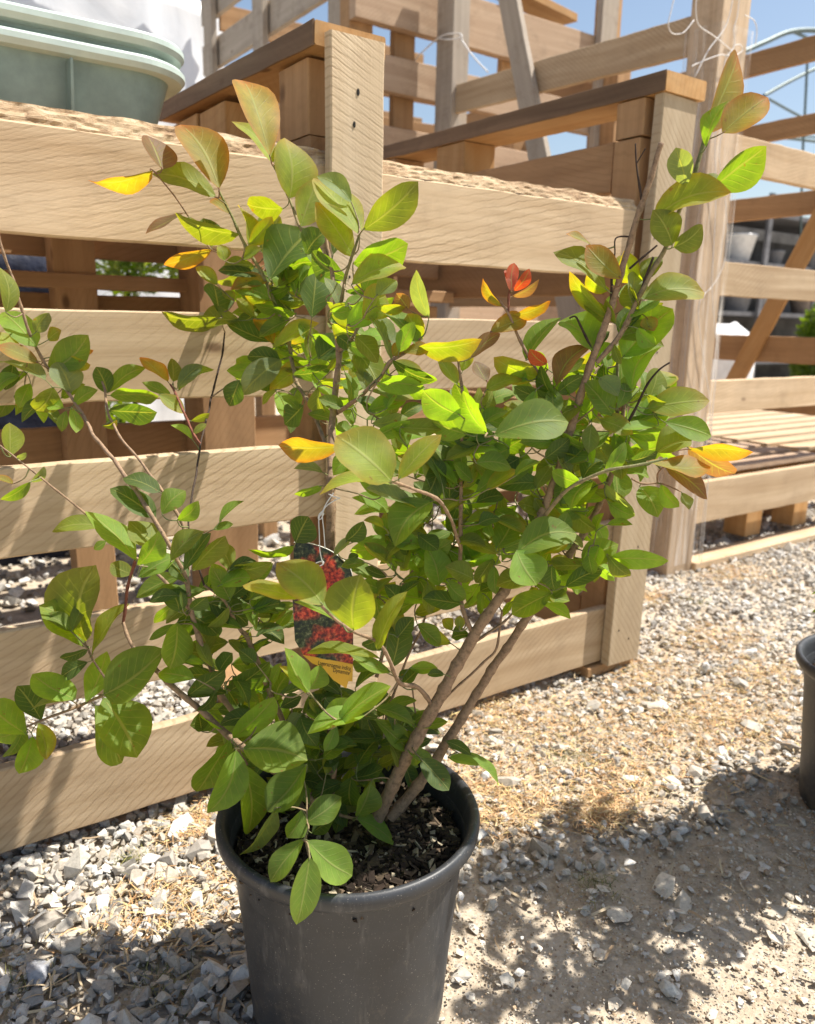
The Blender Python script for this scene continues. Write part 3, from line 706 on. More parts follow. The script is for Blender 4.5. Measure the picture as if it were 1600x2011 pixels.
# single stones one can point to
def stone(px, py, r, label, c, seed, flat=.75):
    q = onZ(px, py); v, f = rock_variants(1, 26, 1, seed)[0]
    R = np.array(Matrix.Rotation(seed, 3, 'Z'))
    V_ = (v*np.array([r*1.15, r*.9, r*flat])) @ R.T + np.array([q.x, q.y, gz(q.x, q.y)+r*flat*.55])
    o = np_mesh('stone', V_, f, M_stone, col=np.tile(np.array(c), (len(v), 1))); tag(o, label, 'stone'); return o
stone(1312, 1945, .0125, 'small white angular stone casting a shadow on the bare sand', (.62, .60, .54), 11)
stone(1335, 1632, .014, 'smooth white pebble at the edge of the round shadow', (.62, .60, .56), 12, .55)
stone(92, 1832, .027, 'largest rounded brown stone in the gravel at the left', (.36, .32, .27), 13, .7)
stone(75, 1925, .019, 'bluish grey stone in the shade at the lower left', (.33, .34, .37), 14)
stone(1113, 1524, .012, 'grey upright pebble beside the dry straw right of the pot', (.40, .39, .38), 15, .9)

# dry straw in drifts
def strands(name, n, sampler, lrange, w0, cols, mat, lift=.006, up=.25):
    VV, FF, CC = [], [], []; k = 0
    while k < n:
        q = sampler()
        if q is None: continue
        x, y = q; a = random.random()*6.283; Lh = random.uniform(*lrange); e = abs(random.gauss(0, up)); be = random.gauss(0, .5)
        p = np.array([x, y, gz(x, y)+random.random()*lift+.003]); pts = []
        for s in range(4):
            pts.append(p.copy()); aa = a+be*s/3
            p = p+np.array([math.cos(aa)*math.cos(e), math.sin(aa)*math.cos(e), math.sin(e)*(1-s*.6)])*Lh/3
        side = np.array([-math.sin(a), math.cos(a), random.gauss(0, .6)]); side /= np.linalg.norm(side); ww = w0*random.uniform(.6, 1.5)
        for s in range(4):
            t = ww*(1-.25*s/3) if w0 > .0009 else ww*(1-s/3.2); VV.append(pts[s]-side*t); VV.append(pts[s]+side*t)
        for s in range(3): FF.append((k*8+2*s, k*8+2*s+1, k*8+2*s+3, k*8+2*s+2))
        c = np.array(random.choice(cols))*random.uniform(.75, 1.2); CC.append(np.tile(c, (8, 1))); k += 1
    o = np_mesh(name, np.array(VV), np.array(FF), mat, col=np.vstack(CC)); tag(o, kind='stuff'); return o
STR = [(.66, .46, .26), (.60, .35, .17), (.66, .52, .32), (.42, .25, .12), (.62, .48, .22)]
patches = [(1000, 1480, .16), (1130, 1430, .15), (1270, 1330, .12), (930, 1560, .09), (1400, 1260, .12), (1440, 1130, .12), (1200, 1540, .09), (1010, 1600, .08),
           (1360, 1400, .12), (330, 1790, .09), (1500, 1330, .12), (1300, 1480, .15), (960, 1400, .10), (1480, 1430, .12), (1250, 1180, .08), (400, 1620, .06), (1190, 1600, .05)]
def straw_s():
    px, py, r = random.choice(patches); q = onZ(px, py)
    return q.x+random.gauss(0, r*.75), q.y+random.gauss(0, r*.5)
s1 = strands('dry_straw', 15000, straw_s, (.008, .040), .0009, STR, M_straw, .014)
s1['label'] = 'tan dry straw lying in drifts over the gravel'; s1['category'] = 'straw'
def chip_s():
    px, py, r = random.choice([(330, 1830, .13), (200, 1870, .15), (400, 1900, .12), (1250, 1500, .3), (1000, 1550, .2), (1450, 1600, .15), (60, 1900, .1)]); q = onZ(px, py)
    return q.x+random.gauss(0, r), q.y+random.gauss(0, r)
s2 = strands('straw_stubble', 420, chip_s, (.015, .05), .0017, [(.55, .44, .28), (.45, .36, .24), (.38, .28, .18)], M_straw, .012, .12)
s2['label'] = 'short broken straw stalks on the gravel around the pot'; s2['category'] = 'straw'
def tuft_s():
    px, py, r = random.choice([(330, 1940, .022), (1170, 1745, .02), (1120, 1490, .035), (260, 1690, .012), (15, 1930, .03), (1150, 1500, .03), (1365, 1185, .03)]); q = onZ(px, py)
    return q.x+random.gauss(0, r), q.y+random.gauss(0, r)
s3 = strands('grass', 900, tuft_s, (.012, .035), .0005, [(.20, .20, .07), (.34, .31, .12), (.12, .15, .05)], M_straw, .004, .9)
s3['label'] = 'sparse small grass tufts coming up through the gravel'; s3['category'] = 'grass'

# ------------------------------------------------------------------ leaves
CL = {'g': ((.092, .182, .010), (.125, .180, .010)), 'h': ((.125, .255, .018), (.16, .26, .02)), 'd': ((.038, .088, .008), (.052, .092, .008)),  # darker and brighter greens put leaf shade and sunlight into the colour
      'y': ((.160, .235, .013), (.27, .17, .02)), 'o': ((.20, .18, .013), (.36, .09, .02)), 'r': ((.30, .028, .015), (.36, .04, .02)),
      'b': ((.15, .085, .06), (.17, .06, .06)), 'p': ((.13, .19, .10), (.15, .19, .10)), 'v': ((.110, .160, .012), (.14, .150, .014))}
class Leaves:
    NU, NV = 11, 7
    def __init__(s): s.V = []; s.F = []; s.C = []; s.U = []; s.n = 0; s.bases = []
    def add(s, B, T, W, nrm, code, rnd, fold=None, curl=None, notch=None):
        ax = T-B; Ln = ax.length
        if Ln < 1e-5: return
        ax = ax/Ln; nr = (nrm-ax*nrm.dot(ax))
        if nr.length < 1e-4: nr = ax.orthogonal()
        nr.normalize(); sd = ax.cross(nr)
        fold = rnd.uniform(.10, .42) if fold is None else fold
        curl = rnd.uniform(-.03, .13) if curl is None else curl
        k1 = rnd.uniform(.85, 1.3); pk = rnd.uniform(.58, .8); wv = rnd.uniform(0, .07); ph = rnd.random()*6; tip = rnd.random() < .6
        bend = rnd.gauss(0, .05)
        ca, cb = CL[code]; cb = np.array(cb); ca = np.array(ca)*rnd.uniform(.82, 1.2)
        for i in range(s.NU):
            u = i/(s.NU-1)
            wid = math.sin(math.pi*u**k1)**pk
            if tip and u > .82: wid *= 1-.25*(u-.82)/.18
            if u < .1: wid *= .9
            cen = B + ax*(Ln*u) + nr*(curl*Ln*(math.sin(math.pi*u)) ) - nr*(0.10*Ln*max(0, u-.8)) + sd*(bend*Ln*math.sin(math.pi*u))
            for j in range(s.NV):
                v = (j/(s.NV-1))*2-1
                off = v*wid*W/2
                up = abs(v)**1.15*fold*W*.5*wid + math.sin(u*9+ph+v*2)*wv*W*wid*abs(v)
                s.V.append(cen + sd*off*(1-.12*fold*abs(v)) + nr*up)
                e = max(abs(v)**3*.55, max(0, (u-.6)/.4)**1.5*.9)
                s.C.append(ca*(1-e)+cb*e); s.U.append((u, v))
        b = s.n
        for i in range(s.NU-1):
            for j in range(s.NV-1):
                s.F.append((b+i*s.NV+j, b+(i+1)*s.NV+j, b+(i+1)*s.NV+j+1, b+i*s.NV+j+1))
        s.n += s.NU*s.NV
    def build(s, name, parent):
        return np_mesh(name, np.array([v[:] for v in s.V]), np.array(s.F), M_leaf, parent, smooth=True, col=np.array(s.C), uv=np.array(s.U))
class Tubes:
    def __init__(s): s.V = []; s.F = []; s.C = []
    def add(s, pts, rads, c0, c1, ns=6):
        V, F = tube_arr(pts, rads, ns); o = len(s.V); s.V += [v[:] for v in V]; s.F += [tuple(o+i for i in f) for f in F]
        n = len(pts)
        for i in range(len(V)):
            t = min(1, (i//ns)/max(1, n-1)); s.C.append(tuple(a*(1-t)+b_*t for a, b_ in zip(c0, c1)))
    def build(s, name, parent):
        me = bpy.data.meshes.new(name); me.from_pydata(s.V, [], [f if f[2] != f[3] else f[:3] for f in s.F]); me.update()
        me.polygons.foreach_set('use_smooth', [True]*len(me.polygons))
        a = me.color_attributes.new('lc', 'FLOAT_COLOR', 'POINT'); c4 = np.ones((len(s.V), 4), np.float32); c4[:, :3] = s.C; a.data.foreach_set('color', c4.ravel())
        me.materials.append(M_stem); o = bpy.data.objects.new(name, me); link(o)
        if parent: o.parent = parent; o.matrix_parent_inverse = parent_inv(parent)
        return o
BROWN, GREEN, RED, DARK = (.30, .20, .125), (.19, .21, .08), (.22, .08, .05), (.055, .035, .025)

def dep(px, py):
    d = .965 - (1600-py)*.000105
    if px < 450: d -= (450-px)*.00016
    u = max(0, min(1, (770-px)/230)); v_ = max(0, min(1, (1020-py)/330)); w_ = max(0, min(1, (py-40)/330))
    d += .29*u*u*(3-2*u)*v_*v_*(3-2*v_)*w_           # the left side leans back towards the slats
    if px < 340: d += .12*min(1, (340-px)/120)*max(0, min(1, (py-900)/150))
    q_ = ray(px, py)
    return min(d, 1.185*FPX/q_.y if px < 700 else 9)
S = thing('potted_shrub', (PC[0], PC[1], .235), 'leafy green crape myrtle with reddish tips growing in the centre black pot', 'shrub')
# x y width(px) [dz]; colour flags at end
STEMS = [
 ('B', [(738,1612,26),(790,1500,25),(850,1395,24),(935,1240,21),(1010,1125,18),(1085,950,15),(1125,830,15),(1165,700,14),(1205,590,13),(1235,490,12),(1262,400,11),(1300,282,10)]),
 ('B', [(765,1606,24,.01),(830,1530,22,.02),(880,1455,20,.03),(950,1340,18,.04),(1020,1235,17,.04),(1090,1130,15,.04),(1150,1040,13,.04),(1190,960,11,.03),(1215,880,10,.02),(1228,760,8,.02),(1240,660,6,.02),(1265,560,5)]),
 ('B', [(650,1590,23,.05),(652,1350,22,.05),(648,1100,20,.04),(650,960,20,.03),(652,880,15,.02),(655,800,13),(665,720,12),(662,650,10),(655,570,9),(645,500,7),(640,440,5)]),
 ('G', [(1172,712,10),(1215,659,10),(1251,593,10),(1285,525,9),(1308,482,9),(1340,400,8),(1358,362,8),(1380,290,8),(1386,250,6)]),
 ('G', [(650,900,9,.02),(610,800,8),(580,740,8),(559,648,7),(540,600,7),(519,548,7),(483,482,7),(455,425,5),(430,375,4)]),
 ('G', [(660,660,8),(668,602,7),(690,510,6),(708,455,4)]),
 ('B', [(660,812,9,.02),(700,785,8),(745,740,7),(765,710,7),(800,690,6),(825,665,5)]),
 ('B', [(662,690,8),(683,675,7),(712,625,6)]),
 ('G', [(645,520,6),(610,480,5),(587,442,6),(575,410,6),(560,375,4),(545,340,4),(535,320,4)]),
 ('B', [(1112,860,9),(1095,800,8),(1060,740,7),(1020,670,6),(1000,620,5),(980,590,4)]),
 ('R', [(998,618,4),(1000,580,5),(1010,550,5)]),
 ('B', [(930,1245,10),(905,1180,9),(903,1050,9),(905,900,7),(908,780,7),(897,690,4)]),
 ('B', [(640,1600,16),(560,1530,15),(480,1470,14),(400,1400,12),(340,1350,11),(290,1300,10),(262,1270,7),(243,1220,6)]),
 ('R', [(243,1225,6),(250,1160,6),(262,1120,6),(268,1098,6)]),
 ('B', [(300,1310,7),(250,1345,6),(200,1367,7),(140,1392,6),(80,1415,5),(45,1430,3)]),
 ('B', [(225,1355,5),(185,1300,4),(165,1262,5)]),
 ('B', [(620,1600,12,.04),(560,1430,11,.04),(492,1268,10,.03),(471,1236,8,.02),(440,1180,6),(400,1150,5)]),
 ('B', [(600,1595,12,.05),(440,1370,11,.03),(410,1300,11),(390,1251,11),(375,1200,9),(365,1130,9),(345,1095,7)]),
 ('B', [(375,1200,7),(300,1120,6),(235,1072,6),(162,1005,4),(92,947,4),(45,910,3),(0,875,3)]),
 ('B', [(375,1170,9,.02),(340,1080,9,.02),(262,960,9),(225,905,8),(187,860,7),(162,815,7),(140,780,6),(80,700,6),(48,625,6),(28,560,6),(5,490,5),(-5,440,4)]),
 ('B', [(370,1130,9,.04),(360,1035,8,.04),(315,962,6,.03),(275,905,5,.02),(237,860,5),(212,810,5),(208,770,5),(200,750,4)]),
 ('D', [(400,1150,4),(372,1035,4,.02),(380,960,4,.03),(395,870,4,.03),(420,760,4,.03),(437,690,4,.03),(442,652,3,.03)]),
 ('R', [(395,872,4,.03),(380,850,5,.02),(360,810,5),(345,775,5),(333,755,4)]),
 ('B', [(850,1385,9),(820,1350,9,-.02),(786,1341,8,-.06),(765,1300,7,-.09),(740,1260,6,-.11),(695,1240,6,-.13),(640,1200,5,-.15),(618,1172,4,-.16)]),
 ('B', [(904,1080,8),(885,1020,6,-.05),(855,978,7,-.09),(810,960,5,-.12),(770,945,5,-.15),(715,925,3,-.17)]),
 ('G', [(1050,1035,8),(1070,1010,8,-.02),(1121,957,7,-.04),(1190,925,6,-.05),(1260,912,5,-.05),(1310,900,4,-.05)]),
 ('D', [(1262,400,6),(1252,340,4),(1248,282,3)]), ('D', [(1250,322,3),(1268,292,2)]),
 ('D', [(1200,610,6),(1203,535,5),(1207,500,3),(1209,468,3),(1240,465,3)]), ('D', [(1238,528,5),(1290,482,4)]), ('D', [(1258,575,5),(1283,505,5)]),
 ('D', [(1163,690,5),(1140,640,5),(1130,622,4),(1118,625,3)]), ('D', [(1228,840,6),(1262,770,5),(1290,730,4),(1315,712,3)]),
 ('B', [(1120,840,3),(1180,790,3),(1215,760,3)]),
 ('B', [(660,1585,7),(620,1570,6,-.03),(603,1610,5,-.07),(600,1650,5,-.09),(608,1685,4,-.11)]),
 ('B', [(745,1608,9),(700,1607,6,-.01),(665,1600,6,-.01)]),
 ('B', [(850,1400,5,.03),(890,1355,5,.03),(950,1300,5,.03),(975,1270,5,.03),(985,1200,4,.03)]),
 ('B', [(925,1265,6,.01),(985,1225,5,.03),(1010,1200,4,.04)]),
 ('B', [(1105,1130,5,.04),(1135,1060,4,.04),(1150,1000,4,.04),(1158,960,3,.04)]),
 ('B', [(817,1430,4,.05),(817,1414,4,.05),(810,1360,3,.05),(806,1338,3,.05)]),
 ('B', [(750,1440,6,.05),(765,1385,5,.05),(800,1290,5,.05),(825,1240,5,.05),(840,1195,4,.05)]),
 ('B', [(740,1330,8,.05),(770,1200,8,.05),(794,1144,8,.05),(812,1118,8,.05),(830,1070,6,.05)]),
 ('G', [(1215,890,8,.03),(1212,790,8,.02),(1214,690,6,.02)]),
 ('B', [(1240,940,5),(1262,950,4),(1298,950,3),(1335,965,3)]),
 ('B', [(485,1500,6),(473,1485,6,-.03),(465,1468,6,-.05)]),
]
ccol = {'B': (BROWN, BROWN), 'G': (BROWN, GREEN), 'R': (RED, RED), 'D': (DARK, DARK)}
nodes = []
twigs = Tubes()
for si, (c, pl) in enumerate(STEMS):
    P = [pt(q[0], q[1], dep(q[0], q[1]) + (q[3] if len(q) > 3 else 0)) for q in pl]
    R_ = [q[2]*dep(q[0], q[1])/FPX/2 for q in pl]
    pp = smooth_path(P, 14); rr = []
    for i in range(len(P)-1): rr += [R_[i]+(R_[i+1]-R_[i])*s/14 for s in range(14)]
    rr.append(R_[-1])
    pp = [p+Vector((noise.noise(p*28), noise.noise(p*28+Vector((9, 0, 0))), 0))*min(.0022, r*1.2) for p, r in zip(pp, rr)]
    acc = 0; nn_ = []
    for i, (p, r) in enumerate(zip(pp, rr)):
        if i: acc += (p-pp[i-1]).length
        fz = (acc % .034)/.034; nn_.append(r*(1+.10*noise.noise(p*120)+.22*math.exp(-((fz-.5)*9)**2)))
    rr = nn_
    for p in pp: nodes.append(p)
    if R_[0]*2 > .0068 or si == 3:
        t_ = Tubes(); t_.add(pp, rr, *ccol[c], ns=10); t_.build('stem', S)
    else: twigs.add(pp, rr, *ccol[c], ns=6)

LT = """300 335 173 357 30 o
318 333 290 265 66 b
430 372 355 242 76 o
425 388 298 340 44 v
470 460 343 420 36 v
360 418 285 458 15 b
370 425 383 458 24 y
415 485 400 428 56 d
450 420 415 390 22 o
488 482 468 402 26 y
490 482 535 426 34 y
556 410 484 402 46 v
530 308 478 155 74 o
536 322 454 236 34 y
568 390 560 270 80 y
590 445 625 352 58 y
690 398 622 345 34 p
706 462 617 347 56 y
692 505 620 396 54 y
712 452 822 357 66 v
693 518 802 480 66 h
690 560 798 524 44 y
528 550 613 450 84 d
562 562 560 470 44 d
600 500 640 455 46 d
682 546 610 496 46 d
625 532 587 485 14 g
612 625 622 535 56 d
415 490 322 522 30 o
440 512 430 480 26 y
475 508 513 487 22 y
427 560 384 524 26 y
512 540 428 530 28 d
525 552 452 568 30 o
430 625 316 614 34 v
432 618 420 558 48 d
472 630 388 638 38 v
500 626 465 585 22 y
536 676 498 624 28 o
535 684 626 633 30 y
532 672 445 634 34 d
527 590 481 582 22 y
460 592 438 572 20 y
582 616 497 600 22 g
524 562 576 622 38 d
550 706 485 700 34 d
552 706 473 776 50 p
470 746 450 798 38 d
552 736 504 760 42 d
575 736 650 720 30 d
596 796 558 834 42 d
605 812 654 824 20 g
666 602 637 544 24 p
712 627 744 558 58 y
738 582 778 550 34 p
737 602 797 606 20 y
802 608 778 576 32 b
842 624 816 530 30 p
822 682 758 613 34 g
830 666 800 616 46 y
768 706 721 608 32 p
683 676 740 692 28 d
682 674 742 756 52 v
624 704 682 665 52 d
700 792 674 748 20 g
720 768 700 728 26 p
740 754 834 762 36 h
725 767 813 782 24 y
768 706 853 748 32 d
790 692 846 684 24 o
772 700 800 672 24 o
700 786 748 802 22 d
820 682 946 668 42 y
662 660 700 690 30 d
668 878 546 876 46 o -.14
768 946 660 855 96 y -.16
782 942 866 852 42 y -.16
768 952 626 970 24 y -.13
808 987 719 958 30 p -.04
850 970 833 904 36 p
850 984 774 1073 64 g -.04
882 988 886 880 60 d
892 962 862 866 46 h
732 860 806 828 30 h
730 832 790 814 26 p
690 852 660 832 24 g
706 784 755 808 18 d
704 970 764 1006 32 h
632 954 577 972 16 g
634 928 577 920 18 p
580 1066 606 1014 62 d
578 1072 486 1081 18 g
698 1063 776 1086 32 h
768 1096 818 1092 20 h
680 1062 714 1024 32 d
655 1092 690 1058 16 p
684 1100 704 1090 18 d
762 1132 716 1114 20 d
694 1238 707 1128 94 v -.15
634 1188 543 1104 76 y -.18
588 1176 476 1148 32 y -.18
692 1242 578 1180 24 g -.12
746 1292 601 1280 24 v -.12
740 1276 798 1160 34 v -.1
768 1320 688 1284 24 g -.06
768 1312 786 1218 50 d
780 1252 812 1212 34 d
852 1182 770 1168 34 h
907 1186 830 1174 36 d
740 1312 692 1298 38 g
788 1346 822 1314 28 d
804 1312 860 1312 24 h
872 1324 839 1325 16 d
886 1264 826 1240 28 y
888 1238 868 1216 22 y
902 1236 904 1208 20 y
922 1246 886 1252 42 d
664 1417 766 1346 44 h -.1
638 1428 682 1370 40 h -.08
716 1405 603 1440 38 h -.1
608 1360 560 1271 38 h -.08
606 1354 629 1306 40 h -.08
602 1362 549 1306 18 y -.08
735 1390 814 1422 28 g
735 1412 802 1472 38 g -.02
780 1402 814 1400 18 d
875 1455 926 1482 20 d
902 1480 981 1542 20 h
880 1488 942 1502 18 h
826 1490 882 1552 42 d -.04
800 1474 852 1502 26 g
476 1470 604 1492 94 g -.08
452 1452 387 1557 56 g -.05
464 1472 407 1598 60 h -.07
478 1500 488 1640 60 g -.06
457 1450 540 1370 46 h -.03
436 1432 391 1399 18 h
450 1357 530 1300 36 d
368 1367 442 1316 38 d
446 1362 368 1366 28 d
430 1318 456 1282 38 d
502 1302 470 1276 28 d
396 1436 390 1400 26 d
592 1402 567 1428 24 p
590 1406 622 1465 42 d
604 1397 642 1366 32 d
550 1390 592 1368 28 d
600 1488 628 1462 30 d
602 1500 524 1594 64 g -.05
596 1530 570 1592 38 d -.05
542 1586 474 1680 30 p -.09
592 1590 564 1646 52 g -.09
600 1616 670 1564 48 g -.1
598 1646 530 1732 44 g -.16
608 1682 583 1817 54 g -.21
603 1650 693 1720 66 h -.17
612 1636 658 1604 38 d -.08
700 1607 777 1659 32 h -.05
700 1604 728 1538 44 g -.03
690 1526 690 1584 48 d
650 1542 613 1528 36 d
690 1527 752 1508 32 d
702 1502 742 1450 44 d
618 1494 672 1482 28 d
202 1370 270 1487 96 g -.04
186 1385 242 1498 72 g
203 1364 323 1274 82 g -.05
168 1380 209 1278 44 h
148 1373 63 1322 52 h -.03
173 1300 119 1330 32 d
82 1416 34 1346 52 d
136 1374 61 1393 16 p -.03
52 1442 -30 1378 62 h
46 1422 -25 1440 32 h
64 1445 38 1520 48 h
76 1420 92 1492 34 y
46 1426 9 1488 26 g
168 1260 186 1110 102 v
163 1270 78 1188 84 g .01
140 1240 83 1208 28 v -.03
142 1237 179 1173 24 v -.03
180 1287 253 1184 26 v
172 1274 117 1293 18 d
268 1102 168 1002 44 h -.05
270 1110 312 1043 42 h -.03
272 1134 345 1092 36 h -.04
327 1077 253 1022 48 v
260 1127 217 1106 32 v
202 1032 101 1043 30 v
208 1063 184 1079 16 g
335 1102 400 1043 38 v
360 1122 413 1046 30 d
378 1120 443 1053 38 v
430 1027 479 983 16 g
418 1040 458 1029 16 g
306 1017 216 958 42 d
314 967 241 938 32 d
318 1010 364 963 40 g
348 1022 390 984 30 h
356 1130 266 1173 34 g
352 1202 329 1156 44 d
348 1222 334 1314 58 g
346 1226 292 1256 16 g
364 1204 428 1247 42 d
452 1178 418 1116 44 g
430 1150 492 1134 36 h
410 1184 488 1228 52 d
497 1200 548 1204 17 d
502 1250 560 1234 14 d
474 1206 547 1169 22 h
375 1197 406 1172 28 d
440 1216 455 1180 28 g
12 614 1 525 32 v
72 682 3 612 50 h
36 692 -12 652 30 y
76 713 -6 678 30 o
70 653 97 615 28 p
94 668 120 648 28 y
95 730 173 657 58 g
140 770 112 710 54 p
90 747 -4 710 22 p
38 738 -12 772 28 h
105 760 72 808 48 v
140 712 184 688 16 o
212 772 189 720 36 d
215 770 287 721 30 g
215 777 312 780 30 g
213 806 308 811 38 d
312 775 362 812 28 y
330 750 276 700 26 o
340 750 338 703 26 v
350 767 420 725 24 g
348 763 397 716 28 p
336 777 279 750 20 g
145 797 192 765 26 g
120 782 167 754 22 g
125 802 96 790 28 h
140 800 150 850 24 h
130 806 121 848 20 g
200 836 230 825 12 y
378 864 335 834 15 h
375 827 412 812 15 v
380 852 405 832 14 v
20 897 20 830 44 v
60 947 87 916 16 p
60 946 1 982 22 g
26 950 -12 934 13 o
34 900 52 889 12 p
1190 568 1087 494 40 v
1162 482 1111 459 12 o
1220 548 1151 481 48 o
1192 622 1116 534 30 y
1194 572 1152 538 28 y
1262 552 1224 493 46 y
1258 587 1385 574 56 y
1240 592 1246 533 38 p
1222 702 1321 605 84 h
1214 662 1286 648 40 v
1268 622 1284 650 34 o
1215 657 1265 590 38 d
1172 692 1101 628 60 h
1092 757 1156 678 42 b
1095 772 1148 738 30 d
1032 707 1101 622 34 g
1170 696 1194 650 32 d
1240 767 1298 678 48 h
1212 770 1246 735 34 g
1270 802 1394 786 54 y
1248 817 1328 786 28 h
1305 829 1398 857 44 h
1286 889 1358 862 54 v
1350 882 1479 890 32 o
1350 876 1443 932 44 b
1270 906 1396 914 34 o -.04
1305 916 1390 980 38 b -.04
1200 912 1170 872 46 p
1238 908 1258 880 34 g
1190 928 1228 868 28 h -.04
1232 906 1292 888 28 d
1205 926 1275 936 24 g
1256 956 1292 1016 50 g
1297 951 1333 996 30 h
1338 967 1353 1001 20 p
1194 1098 1313 1103 36 h
1142 1107 1214 1068 50 g
1188 950 1246 1014 30 p
1160 962 1234 986 20 v
1196 988 1246 1014 30 g
1292 835 1222 842 18 h
1205 818 1148 748 50 g
1176 742 1214 778 34 p
968 856 1117 828 78 g -.1
905 817 830 768 58 h -.06
956 852 908 768 56 h -.06
868 838 898 800 28 v
898 757 858 697 26 y
908 729 904 683 28 y
924 704 982 654 28 b
962 652 1034 622 38 o
1002 620 1082 592 24 o
1003 570 1010 516 24 r
1003 572 992 530 20 r
1008 572 1040 528 22 r
1006 582 1059 549 16 b
986 602 947 547 18 o
1056 744 969 703 46 y
954 767 1026 744 28 y
957 752 932 709 28 b
1073 716 1039 686 26 r
1095 792 1060 716 28 d
945 802 966 766 28 v
1085 787 1008 760 32 d
898 890 986 878 42 h
934 967 1044 908 52 g
956 862 888 858 44 d
1060 950 976 956 38 d
1050 962 1083 914 28 v
874 1010 931 963 28 v
934 987 989 974 32 d
1072 1012 1016 988 36 v
974 1077 1011 1009 48 g
905 1047 967 1024 30 h
1014 1087 1133 1048 64 g -.05
1014 1080 1054 1149 96 h -.07
904 1058 976 1087 24 v
862 1150 838 1074 50 h
930 1137 874 1112 40 v
1046 1141 974 1150 38 v
984 1142 942 1160 30 d
1084 1164 1004 1206 48 g
1064 1186 1121 1215 22 h
1110 1152 1183 1118 32 d
1170 1110 1205 1141 16 h
1105 1152 1182 1108 38 g
1142 950 1083 926 32 h -.04
1156 1002 1090 998 26 g
1120 927 1092 880 26 p
1144 942 1182 904 40 d
1110 908 1150 872 38 d
1384 262 1452 108 58 o
1418 262 1509 190 64 o
1386 290 1430 196 28 h
1348 366 1326 290 46 p
1398 370 1506 288 66 g
1280 430 1436 376 56 y
1320 482 1282 412 54 v
1322 486 1380 442 42 v
1364 369 1410 342 20 p
1262 548 1300 505 34 v
1090 870 1020 868 30 g
1070 900 1120 860 34 d
1020 900 975 930 34 d
1000 880 950 900 36 g
1150 880 1100 850 32 g
860 905 830 985 40 d
800 880 770 835 34 g
880 920 850 875 34 v
760 1050 800 1090 32 d
820 1050 860 1080 34 d
"""
LV = Leaves(); rl = random.Random(11); attach = []
def view_nrm(P, ax, tilt, rnd):
    n0 = (CAM-P).normalized(); n0 = (n0-ax*n0.dot(ax)).normalized()
    a = Matrix.Rotation(tilt, 3, ax) @ n0; b_ = Matrix.Rotation(-tilt, 3, ax) @ n0
    want = Vector((0.15, -.1, 1))
    if rnd.random() < .72: return a if abs(a.dot(SUN)) > abs(b_.dot(SUN)) else b_      # leaves turn to the light
    return a if a.dot(want) > b_.dot(want) else b_
def place_leaf(bx, by, tx, ty, wpx, code, dz, rnd):
    d0 = dep((bx+tx)/2, (by+ty)/2) + dz + (rnd.gauss(0, .010))
    B = pt(bx, by, d0); k = rnd.uniform(-.35, .40)
    Lp = math.hypot(tx-bx, ty-by)*d0/FPX
    T = pt(tx, ty, d0 + k*Lp)
    # keep the apparent tip position although it is at a different depth
    wt = wpx*d0/FPX; Lr = (T-B).length
    wtrue = max(wt, min(.56, .50+rnd.gauss(0, .05))*Lr); wtrue = min(wtrue, wt*2.4)
    tilt = math.acos(min(1, max(.1, wt/wtrue)))
    if tilt < .35:
        tilt = rnd.uniform(.35, .88); wtrue = min(wt/math.cos(tilt), .8*Lr+wt*.2)
    ax = (T-B).normalized()
    nr = view_nrm(B, ax, tilt, rnd)
    LV.add(B, T, wtrue*1.09, nr, code, rnd); attach.append((B, ax, code))
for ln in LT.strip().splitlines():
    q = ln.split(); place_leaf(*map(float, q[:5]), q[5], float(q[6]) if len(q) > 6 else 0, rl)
FILL = [(560,1440,120,100,50),(690,1470,110,80,44),(640,1560,80,50,18),(860,1010,120,100,66),(1010,960,120,140,62),(1000,1110,100,80,36),(620,620,110,130,58),(600,730,90,60,26),
        (720,850,80,60,20),(1165,830,80,120,44),(430,1180,80,70,30),(1130,1060,70,70,26),(790,1130,90,70,26),(1215,640,50,90,18),(70,735,60,60,14),(440,1320,60,50,16),(790,1200,50,60,8),(500,1230,70,60,14),(760,1440,60,50,12),(690,1390,60,40,8),
        (1250,830,70,70,18),(950,850,70,70,18),(760,700,60,60,10),(1080,760,50,60,10),(520,520,50,50,10)]
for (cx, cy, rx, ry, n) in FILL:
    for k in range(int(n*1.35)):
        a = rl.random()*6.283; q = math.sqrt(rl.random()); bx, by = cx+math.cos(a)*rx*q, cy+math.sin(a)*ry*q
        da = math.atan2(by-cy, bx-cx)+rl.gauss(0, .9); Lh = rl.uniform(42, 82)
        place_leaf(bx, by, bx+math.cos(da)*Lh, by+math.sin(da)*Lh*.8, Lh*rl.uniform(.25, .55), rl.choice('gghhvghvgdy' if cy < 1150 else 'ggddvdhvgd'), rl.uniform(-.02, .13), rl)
# petioles and side twigs: every leaf joins the nearest wood already there
ncoords = np.array([p[:] for p in nodes])
def join(P, ax, code, tw, root):
    global ncoords
    d = np.linalg.norm(ncoords-np.array(P[:]), axis=1)
    pen = d + 0.15*np.maximum(0, ncoords[:, 2]-P.z+0.01)      # prefer wood lower than the leaf
    j = int(np.argmin(pen)); Q = Vector(ncoords[j]); dd = (P-Q).length
    if dd < .0015 or dd > .16: return
    mid = (P*.5+Q*.5) - ax*min(.005, dd*.15) + Vector((0, 0, -.04*dd)); pp = smooth_path([Q, mid, P, P+ax*.004], 4)
    r0 = min(.0013, .0005+dd*.018)
    c1 = {'o': RED, 'r': RED, 'b': RED}.get(code, GREEN)
    tw.add(pp, [r0+(0.00045-r0)*i/(len(pp)-1) for i in range(len(pp))], BROWN if dd > .025 else GREEN, c1, ns=5)
    if dd > .02:
        ncoords = np.vstack([ncoords, np.array([p[:] for p in pp[2:-3]])])
